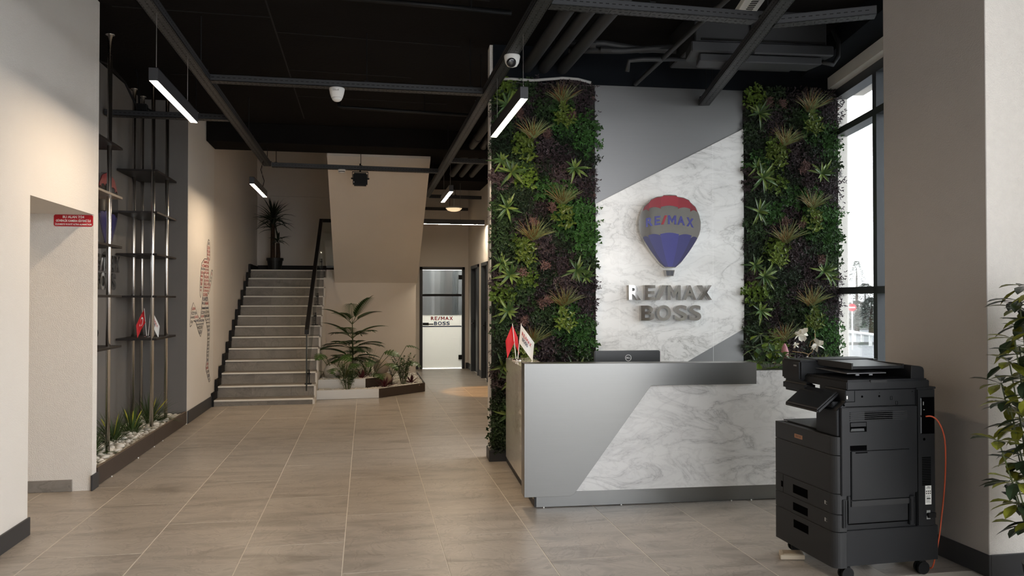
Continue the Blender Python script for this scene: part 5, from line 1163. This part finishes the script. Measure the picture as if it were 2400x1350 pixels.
for (x, z, s, m) in ((-0.06, 0.285, 0.052, 0), (-0.028, 0.295, 0.056, 1), (0.10, 0.20, 0.062, 2), (-0.092, 0.205, 0.028, 3), (0.055, 0.185, 0.03, 4)):
    q = MB(); rr = random.Random(m)
    for k in range(5):
        a = 2 * pi * k / 5 + m; q.leaf((x, -0.02, z), (cos(a), -0.35 + 0.2 * rr.random(), sin(a)), s * (0.8 + 0.4 * rr.random()), s * 0.85, 0.0, 3, 0.15, peak=0.6, roll=rr.random() * 1.5)
    q.build('blossom', M_PETAL, t)
spiky('small light green rosette plant on the desk end in front of the window', pl(3.36, 5.95, LZ - 0.02), 9, 0.15, 0.036, 9, M_ROS2, 0.6, 'rosette_plant')
spiky('small upright leafy plant at the steel corner of the desk', pl(2.73, 5.92, LZ - 0.03), 6, 0.10, 0.02, 12, M_ROS2, 0.7, 'rosette_plant')
# ================================================================== PRINTER (local x: from its front to its back, y: across, z: up)
RP = radians(1.2); PC = Vector((cos(RP) * 2.593 - sin(RP) * 3.792, sin(RP) * 2.593 + cos(RP) * 3.792, 0))
t = thing('office_printer', 'black floor-standing office printer on casters beside the grey pier', 'printer', place(PC.x, PC.y, 0, RP))
def pb(name, x0, x1, y0, y1, z0, z1, m=M_PRN, bev=0.004, par=None, seg=2):
    q = MB(); q.box(x0, x1, y0, y1, z0, z1); return q.build(name, m, par or t, bevel=bev, seg=seg)
def front_slab(name, z0, z1, m=M_PRN2):
    r = 0.045; P = [(0.03, 0.598), (0.0, 0.598), (0.0, r)] + [(r - r * cos(a), r - r * sin(a)) for a in [k * pi / 2 / 6 for k in range(1, 7)]] + [(0.075, 0.0), (0.075, 0.03), (0.06, 0.598)]
    q = MB(); q.prism(P, z0 + 0.0015, z1 - 0.0015); return q.build(name, m, t, bevel=0.0012)
pb('cabinet', 0.07, 0.648, 0.0, 0.60, 0.09, 0.282, M_PRN, 0.002)
f = front_slab('bottom_drawer', 0.078, 0.276); f2 = front_slab('paper_tray', 0.276, 0.372); f3 = front_slab('paper_tray', 0.372, 0.484); f4 = front_slab('front_cover', 0.484, 0.694); f5 = front_slab('upper_cover', 0.694, 0.797)
def recess(y0, y1, z0, z1, par):
    q = MB(); q.box(-0.001, 0.012, y0, y1, z0, z1); q.build('handle_recess', M_PRNDK, par)
    q = MB(); q.box(-0.0015, 0.002, y0, y1, z0 - 0.004, z0); q.build('handle_lip', M_PRN2, par)
recess(0.255, 0.405, 0.398, 0.448, f3); recess(0.255, 0.405, 0.296, 0.342, f2); recess(0.250, 0.400, 0.195, 0.242, f)
q = MB(); q.box(-0.0012, 0, 0.515, 0.535, 0.405, 0.44); q.build('latch', M_PRNDK, f3)
q = MB(); q.box(-0.0008, 0, 0.512, 0.514, 0.374, 0.482); q.build('seam', M_PRNDK, f3)
for par, z in ((f3, 0.42), (f2, 0.325)):
    q = MB(); q.box(-0.001, 0, 0.082, 0.092, z - 0.008, z + 0.012); q.box(-0.001, 0, 0.07, 0.078, z - 0.008, z - 0.006); q.box(-0.001, 0, 0.07, 0.078, z + 0.006, z + 0.008); q.build('level_mark', mat('grey_print', (0.35, 0.35, 0.34), 0.6) if 'grey_print' not in bpy.data.materials else bpy.data.materials['grey_print'], par)
M_COPPER = mat('copper_badge', (0.45, 0.22, 0.12), 0.3, 0.6)
q = MB(); q.box(-0.002, 0.0, 0.305, 0.385, 0.729, 0.752); bo = q.build('copper_badge', M_COPPER, f5)
q = MB(); put_text(q, 'xerox', 0.315, 0.375, 0.734, 0.747, 0.0, 0, 0, 0.02); q.v = [(-0.0024, 0.69 - a_, b_) for a_, b_, _ in q.v]; q.build('badge_lettering', mat('badge_print', (0.16, 0.07, 0.04), 0.5), bo)
# main body and the tower beside the output bay
pb('body', 0.075, 0.52, 0.012, 0.588, 0.282, 0.80, M_PRN, 0.004); 
q = MB(); q.side_prism([(0.012, 0.80), (0.588, 0.80), (0.588, 0.805), (0.012, 0.805)], 0.05, 0.3); q.build('output_tray', M_PRN2, t)
q = MB(); q.prism([(0.02, 0.797), (0.02, 0.94), (0.075, 0.985), (0.075, 1.05), (0.52, 1.05), (0.52, 0.797)], -0.20, -0.008, 0, Matrix(((1, 0, 0, 0), (0, 0, -1, 0), (0, 1, 0, 0), (0, 0, 0, 1)))); q.build('side_tower', M_PRN, t, bevel=0.004)
pb('rear_column', 0.515, 0.635, 0.0, 0.60, 0.282, 1.045, M_PRN, 0.004); pb('rear_cap', 0.51, 0.64, -0.003, 0.60, 1.045, 1.058, M_PRN, 0.003)
pb('bay_back', 0.30, 0.52, 0.19, 0.588, 0.80, 1.05, M_PRN, 0.003)
pb('finisher_step', 0.14, 0.30, 0.19, 0.36, 0.80, 0.835, M_PRN, 0.004)
# side door and its smaller flap, toward the camera
pb('side_door', 0.037, 0.512, -0.010, 0.012, 0.475, 0.955, M_PRN, 0.003)
pb('door_lower_part', 0.075, 0.45, -0.010, 0.012, 0.325, 0.474, M_PRN, 0.003)
fl = pb('bypass_flap', 0.095, 0.454, -0.016, -0.010, 0.452, 0.716, M_PRN, 0.002); pb('bypass_flap_edge', 0.095, 0.454, -0.013, -0.010, 0.415, 0.447, M_PRN2, 0.002)
q = MB(); q.box(0.089, 0.192, -0.0108, -0.0095, 0.720, 0.748); q.box(0.118, 0.192, -0.0165, -0.0155, 0.706, 0.712); q.build('flap_recess', M_PRNDK, t)
q = MB(); q.box(0.089, 0.192, -0.0108, -0.0095, 0.822, 0.876); q.build('door_recess', M_PRNDK, t)
q = MB(); q.box(0.092, 0.189, -0.012, -0.009, 0.850, 0.874); q.build('door_latch', M_PRN, t, bevel=0.002); q = MB(); q.add([(0.092, -0.011, 0.826), (0.178, -0.011, 0.826), (0.170, -0.0185, 0.842), (0.092, -0.0185, 0.842)], [(0, 1, 2, 3)]); q.build('latch_tongue', mat('latch_sheen', (0.16, 0.17, 0.18), 0.25, 0.5), t)
for i in range(5):
    z = 0.884 + i * 0.0105; q = MB(); q.box(0.088, 0.445, -0.0145, -0.009, z, z + 0.004); q.build('vent_rib', M_PRN2, t)
q = MB(); q.box(0.18, 0.355, -0.0106, -0.0098, 0.882, 0.932); q.build('vent_dark', M_PRNDK, t)
q = MB()
for a in ((0.074, 0.514, 0.956, 0.959), (0.130, 0.133, 0.985, 1.045), (0.075, 0.133, 0.983, 0.986), (0.512, 0.515, 0.29, 1.045), (0.072, 0.075, 0.32, 0.45), (0.075, 0.45, 0.318, 0.323), (0.10, 0.455, 0.448, 0.451), (0.09, 0.0935, 0.415, 0.716), (0.0935, 0.458, 0.7165, 0.719), (0.4545, 0.457, 0.415, 0.716)): q.box(a[0], a[1], -0.0105 if a[2] < 0.95 else 0.0075, -0.0095 if a[2] < 0.95 else 0.0085, a[2], a[3])
q.build('panel_seams', M_PRNDK, t)
pb('corner_post', 0.045, 0.073, -0.009, 0.012, 0.30, 0.455, M_PRN, 0.003); pb('corner_post', 0.462, 0.497, -0.009, 0.012, 0.295, 0.455, M_PRN, 0.003)
q = MB(); q.box(0.058, 0.060, -0.0098, -0.0085, 0.305, 0.45); q.box(0.488, 0.490, -0.0098, -0.0085, 0.30, 0.45); q.box(0.466, 0.468, -0.0098, -0.0085, 0.32, 0.44); q.build('post_grooves', M_PRNDK, t)
q = MB()
for x, z, r in ((0.065, 0.967, 0.006), (0.178, 1.012, 0.006), (0.285, 1.012, 0.006), (0.287, 1.03, 0.002), (0.495, 1.033, 0.003), (0.563, 0.765, 0.008)): q.tube([(x, 0.007 if x < 0.5 else -0.0006, z), (x, 0.009 if x < 0.5 else 0.001, z)], r, 12)
for x0, z0, w_ in ((0.354, 0.99, 0.014), (0.388, 0.962, 0.013)):
    for a in ((x0, x0 + w_, z0, z0 + 0.0015), (x0, x0 + w_, z0 + 0.018, z0 + 0.0195), (x0, x0 + 0.0015, z0, z0 + 0.019), (x0 + w_ - 0.0015, x0 + w_, z0, z0 + 0.019)): q.box(a[0], a[1], 0.0072, 0.009, a[2], a[3])
q.build('screw_holes', M_PRNDK, t)
q = MB(); q.box(0.081, 0.088, 0.006, 0.009, 1.0, 1.018); q.build('usb_mark', M_WHITE, t)
q = MB(); q.box(0.545, 0.628, -0.0012, 0.0, 0.795, 1.0); q.build('connector_bay', M_PRNDK, t)
for z0, z1 in ((0.90, 0.995), (0.80, 0.89)):
    q = MB(); q.box(0.538, 0.543, -0.006, 0.0, z0, z1); q.build('bay_handle', mat('handle_grey', (0.16, 0.17, 0.18), 0.4) if 'handle_grey' not in bpy.data.materials else bpy.data.materials['handle_grey'], t, bevel=0.001)
q = MB(); q.box(0.556, 0.560, -0.002, -0.001, 0.955, 0.975); q.box(0.558, 0.566, -0.002, -0.001, 0.928, 0.932); q.build('port_marks', mat('grey_print2', (0.3, 0.3, 0.3), 0.5), t)
for i in range(17):
    z = 0.508 + i * 0.0095; q = MB(); q.box(0.548, 0.604, -0.0015, 0.0, z, z + 0.005); q.build('louvre_slot', M_PRNDK, t)
lb = pb('rating_label', 0.567, 0.606, -0.0012, 0.0, 0.40, 0.505, M_WHITE, 0)
q = MB()
for i, (x0, x1) in enumerate(((0.580, 0.594), (0.572, 0.600))): q.box(x0, x1, -0.0018, -0.0012, 0.497 - i * 0.006, 0.4995 - i * 0.006)
for r in range(2):
    for c in range(3): q.box(0.571 + c * 0.012, 0.578 + c * 0.012, -0.0018, -0.0012, 0.470 - r * 0.012, 0.477 - r * 0.012)
for i in range(7): q.box(0.570, 0.601 - 0.004 * (i % 3), -0.0018, -0.0012, 0.448 - i * 0.006, 0.4495 - i * 0.006)
q.box(0.576, 0.600, -0.0018, -0.0012, 0.430, 0.436); q.build('label_print', M_TXBLACK, lb)
q = MB(); q.box(0.575, 0.598, -0.002, 0.0, 0.318, 0.336); q.box(0.575, 0.598, -0.002, 0.0, 0.352, 0.368); q.build('switch_plate', mat('socket_grey', (0.30, 0.31, 0.30), 0.5), t); q = MB(); q.box(0.578, 0.625, -0.014, 0.0, 0.328, 0.355); q.build('power_plug', M_BLACK, t)
# scanner with document feeder
pb('scanner_base', 0.08, 0.60, 0.0, 0.60, 1.052, 1.096, M_PRN, 0.004)
pb('scanner_front', 0.045, 0.12, 0.34, 0.60, 0.99, 1.058, M_PRN, 0.018, seg=3)
pb('scanner_lid', 0.09, 0.59, 0.01, 0.585, 1.096, 1.104, M_PRN, 0.002)
pb('feeder', 0.045, 0.59, 0.40, 0.60, 1.06, 1.182, M_PRN, 0.010); pb('feeder_cover', 0.17, 0.56, 0.42, 0.585, 1.182, 1.186, M_PRN2, 0.001)
q = MB(); q.box(0.044, 0.046, 0.435, 0.465, 1.145, 1.153); q.build('maker_plate', mat('plate_grey', (0.32, 0.33, 0.33), 0.3, 0.5), t)
q = MB(); q.side_prism([(0.08, 1.155), (0.40, 1.172), (0.40, 1.182), (0.08, 1.172)], 0.17, 0.50); q.build('document_tray', M_PRN, t, bevel=0.002)
for a in ((0.165, 0.175, 1.190), (0.49, 0.50, 1.182)):
    q = MB(); q.box(a[0], a[1], 0.08, 0.40, 1.155, a[2]); q.build('tray_side', M_PRN2, t)
q = MB(); q.side_prism([(0.10, 1.128), (0.40, 1.135), (0.40, 1.139), (0.10, 1.133)], 0.15, 0.40); q.build('eject_tray', mat('tray_edge_grey', (0.12, 0.12, 0.125), 0.4), t)
for x in (0.205, 0.29):
    q = MB(); q.tube([(x, 0.10, 1.122), (x + 0.02, 0.10, 1.122)], 0.005, 10); q.build('roller', mat('roller_grey', (0.25, 0.26, 0.27), 0.4) if 'roller_grey' not in bpy.data.materials else bpy.data.materials['roller_grey'], t)
q = MB(); q.prism([(0.50, 1.098), (0.585, 1.098), (0.585, 1.150), (0.578, 1.165), (0.56, 1.172), (0.50, 1.178)], -0.42, -0.02, 0, Matrix(((1, 0, 0, 0), (0, 0, -1, 0), (0, 1, 0, 0), (0, 0, 0, 1)))); q.build('feeder_hump', M_PRN, t, bevel=0.004)
pb('hinge_catch', 0.225, 0.33, 0.0 - 0.002, 0.02, 1.085, 1.102, M_PRN2, 0.002)
# tilted control panel: a slab swinging out over the front
cp = Matrix.Translation((0.020, 0.235, 0.985)) @ Matrix.Rotation(radians(-38), 4, 'Y')
q = MB(); q.box(-0.095, 0.075, -0.165, 0.165, -0.014, 0.010); c_o = q.build('control_panel', M_PRN, t, cp, bevel=0.008, seg=2)
q = MB(); q.box(-0.075, 0.068, -0.15, 0.15, 0.010, 0.012); q.build('touch_screen', M_SCREEN, c_o)
pb('panel_arm', 0.03, 0.09, 0.06, 0.18, 0.90, 0.98, M_PRN, 0.004)
for x, y in ((0.10, 0.05), (0.58, 0.05), (0.10, 0.55), (0.58, 0.55)):
    c = link('caster', None, t, Matrix.Translation((x, y, 0)))
    q = MB(); q.tube([(0, 0, 0.07), (0, 0, 0.09)], 0.018, 10); q.box(-0.02, 0.02, -0.012, 0.012, 0.045, 0.072); q.build('fork', M_BLACK, c)
    for dy in (-0.022, 0.010):
        q = MB(); q.tube([(0, dy, 0.036), (0, dy + 0.012, 0.036)], 0.036, 18); q.build('wheel', M_BLACK, c)
# orange network cable down to the floor
PM = place(PC.x, PC.y, 0, RP)
pts = [PM @ Vector(p) for p in ((0.57, -0.004, 0.893), (0.60, -0.02, 0.893), (0.63, -0.035, 0.86), (0.655, -0.045, 0.78), (0.675, -0.03, 0.66), (0.695, 0.0, 0.52), (0.70, 0.02, 0.40), (0.695, 0.03, 0.30), (0.68, 0.03, 0.20), (0.665, 0.04, 0.10), (0.67, 0.08, 0.012), (0.70, 0.2, 0.008))]
def smooth_pts(P, n=5):
    out = []
    for i in range(len(P) - 1):
        p0, p1, p2, p3 = P[max(i - 1, 0)], P[i], P[i + 1], P[min(i + 2, len(P) - 1)]
        for k in range(n):
            s = k / n; out.append(0.5 * ((2 * p1) + (p2 - p0) * s + (2 * p0 - 5 * p1 + 4 * p2 - p3) * s * s + (3 * p1 - p0 - 3 * p2 + p3) * s ** 3))
    return out + [P[-1]]
q = MB(); q.tube(smooth_pts(pts), 0.0042, 8); tag(q.build('network_cable', mat('orange_cable', (0.52, 0.085, 0.03), 0.5), smooth=True), 'orange network cable hanging from the back of the printer', 'cable')
t = thing('adapter_block', 'flat cream plastic block on the floor under the printer front', 'block', place(2.515, 4.29, 0, radians(-8)))
q = MB(); q.prism([(-0.085, -0.045), (0.06, -0.055), (0.08, 0.04), (-0.055, 0.055)], 0.001, 0.03); q.build('base', mat('cream_plastic', (0.52, 0.44, 0.33), 0.5), t, bevel=0.004)
q = MB(); q.prism([(-0.06, -0.032), (0.045, -0.040), (0.06, 0.028), (-0.04, 0.04)], 0.03, 0.034); q.build('lid', mat('tan_lid', (0.36, 0.29, 0.20), 0.5), t)
# ---- variegated umbrella plant by the bright pier face
M_VAR = F('dark_glossy_leaf', (0.022, 0.036, 0.018), 0.3, 0.3); M_VAR2 = F('yellow_variegated_leaf', (0.19, 0.20, 0.025), 0.45, 0.3)
stems = []
rr = random.Random(14)
for i in range(84):
    z = 0.40 + 1.25 * (i / 84); a = 2.4 * i; r = 0.08 + 0.21 * sin(pi * (0.1 + 0.8 * i / 84)) * (0.3 + 0.7 * rr.random()); stems.append((cos(a) * r, sin(a) * r * 0.8, z))
umbrella_plant('tall variegated umbrella plant at the bright white pier face', place(3.36, 3.30, 0), stems, 15, M_VAR, M_VAR2, 0.125, 'umbrella_plant', 0.056, 0.14)
# ================================================================== OUTSIDE THE WINDOW
wall('ground_outside', [(4.95, 140, -40, 140, -0.62, -0.5)], mat('pale_paving', (0.13, 0.135, 0.145), 0.9, var=0.12, scale=0.3))
wall('wall_boundary', [(18, 70, 46.0, 46.3, -0.5, 0.25)], mat('pale_concrete', (0.15, 0.15, 0.15), 0.9))
for k, (y, w_) in enumerate(((22.0, 0.25), (31.0, 0.3))):
    b = MB(); b.box(8, 60, y, y + w_, -0.5, -0.38); struct(b.build('kerb_outside', mat('kerb_stone_%d' % k, (0.10, 0.10, 0.10), 0.9)))
def at_px(px, dist, z):      # a spot outside, DIST metres off along the view towards the window
    d = DIRS(px, 700); d = Vector((d.x, d.y, 0)).normalized() * dist; return Vector((d.x, d.y, z))
def tree(label, p, H, R, seed, m, conifer=True, n=900):
    rr = random.Random(seed); t = thing('tree', label, 'tree', Matrix.Translation(p), 'trees beyond the window')
    q = MB(); q.tube([(0, 0, 0), (0, 0, H * 0.9)], [0.16, 0.03], 8); q.build('trunk', M_BARK, t)
    q = MB()
    for i in range(n):
        f = rr.random() ** 0.8; z = H * (0.18 + 0.82 * f); rad = R * (1 - f) ** 0.8 * (0.4 + 0.6 * rr.random()) if conifer else R * sin(pi * min(1, 0.15 + f * 0.85)) * rr.random() ** 0.5
        a = rr.random() * 6.283; q.leaf((rad * cos(a), rad * sin(a), z), (cos(a), sin(a), 0.3 - rr.random() * 0.6), R * 0.17, R * 0.05, 0.3, 2, 0.2)
    stuff(q.build('crown', m, t)); return t
M_CON = mat('conifer_green', (0.085, 0.105, 0.09), 0.8, var=0.3, scale=2); M_DRY = mat('dry_brown_foliage', (0.17, 0.155, 0.14), 0.9, var=0.3, scale=2)
tree('tall pale pine top rising over the boundary beyond the window', at_px(2008, 62, -0.5), 4.8, 1.4, 1, M_CON, True, 1500)
tree('dense dark conifer beside the window mullion beyond the road', at_px(2042, 48, -0.5), 2.1, 1.3, 2, M_CON, True, 2600)
tree('brown leafless bush left of the conifer beyond the road', at_px(2008, 50, -0.5), 1.9, 1.5, 3, M_DRY, False, 2000)
tree('brown thicket in the gap above the road barrier', at_px(2028, 66, -0.5), 3.2, 1.8, 4, M_DRY, False, 2000)
p = at_px(1997, 34, 0); t = thing('road_sign', 'round red no-entry road sign on a pole outside the window', 'sign', Matrix.Translation((p.x, p.y, -0.5)) @ Matrix.Rotation(-atan(p.x / p.y), 4, 'Z'))
q = MB(); q.tube([(0, 0, 0), (0, 0, 1.95)], 0.03, 10); q.build('pole', mat('galvanised', (0.5, 0.5, 0.5), 0.5, 0.5), t)
RS = Matrix.Translation((0, -0.035, 1.70)) @ Matrix.Rotation(radians(90), 4, 'X')
q = MB(); q.lathe([(0.15, 0), (0.15, 0.008), (0, 0.008)], 32, 0, RS); q.build('disc', mat('road_red', (0.5, 0.03, 0.05), 0.5), t)
q = MB(); q.box(-0.11, 0.11, -0.026, 0.026, 0.008, 0.011, 0, RS); q.build('white_bar', M_FLAGWHITE, t)
p0 = at_px(1985, 40, -0.5); p1 = at_px(2060, 36, -0.5)
t = thing('guard_rail', 'pale metal guard rail along the road outside the window', 'barrier', Matrix.Translation(p0)); d = p1 - p0
for k in range(5):
    q = MB(); q.box(-0.05, 0.05, -0.05, 0.05, 0, 0.55, 0, Matrix.Translation(d * k / 4)); q.build('post', mat('rail_grey', (0.5, 0.5, 0.5), 0.5) if 'rail_grey' not in bpy.data.materials else bpy.data.materials['rail_grey'], t)
q = MB(); q.tube([Vector((0, 0, 0.5)), d + Z * 0.5], 0.07, 8); q.build('rail', bpy.data.materials['rail_grey'], t)
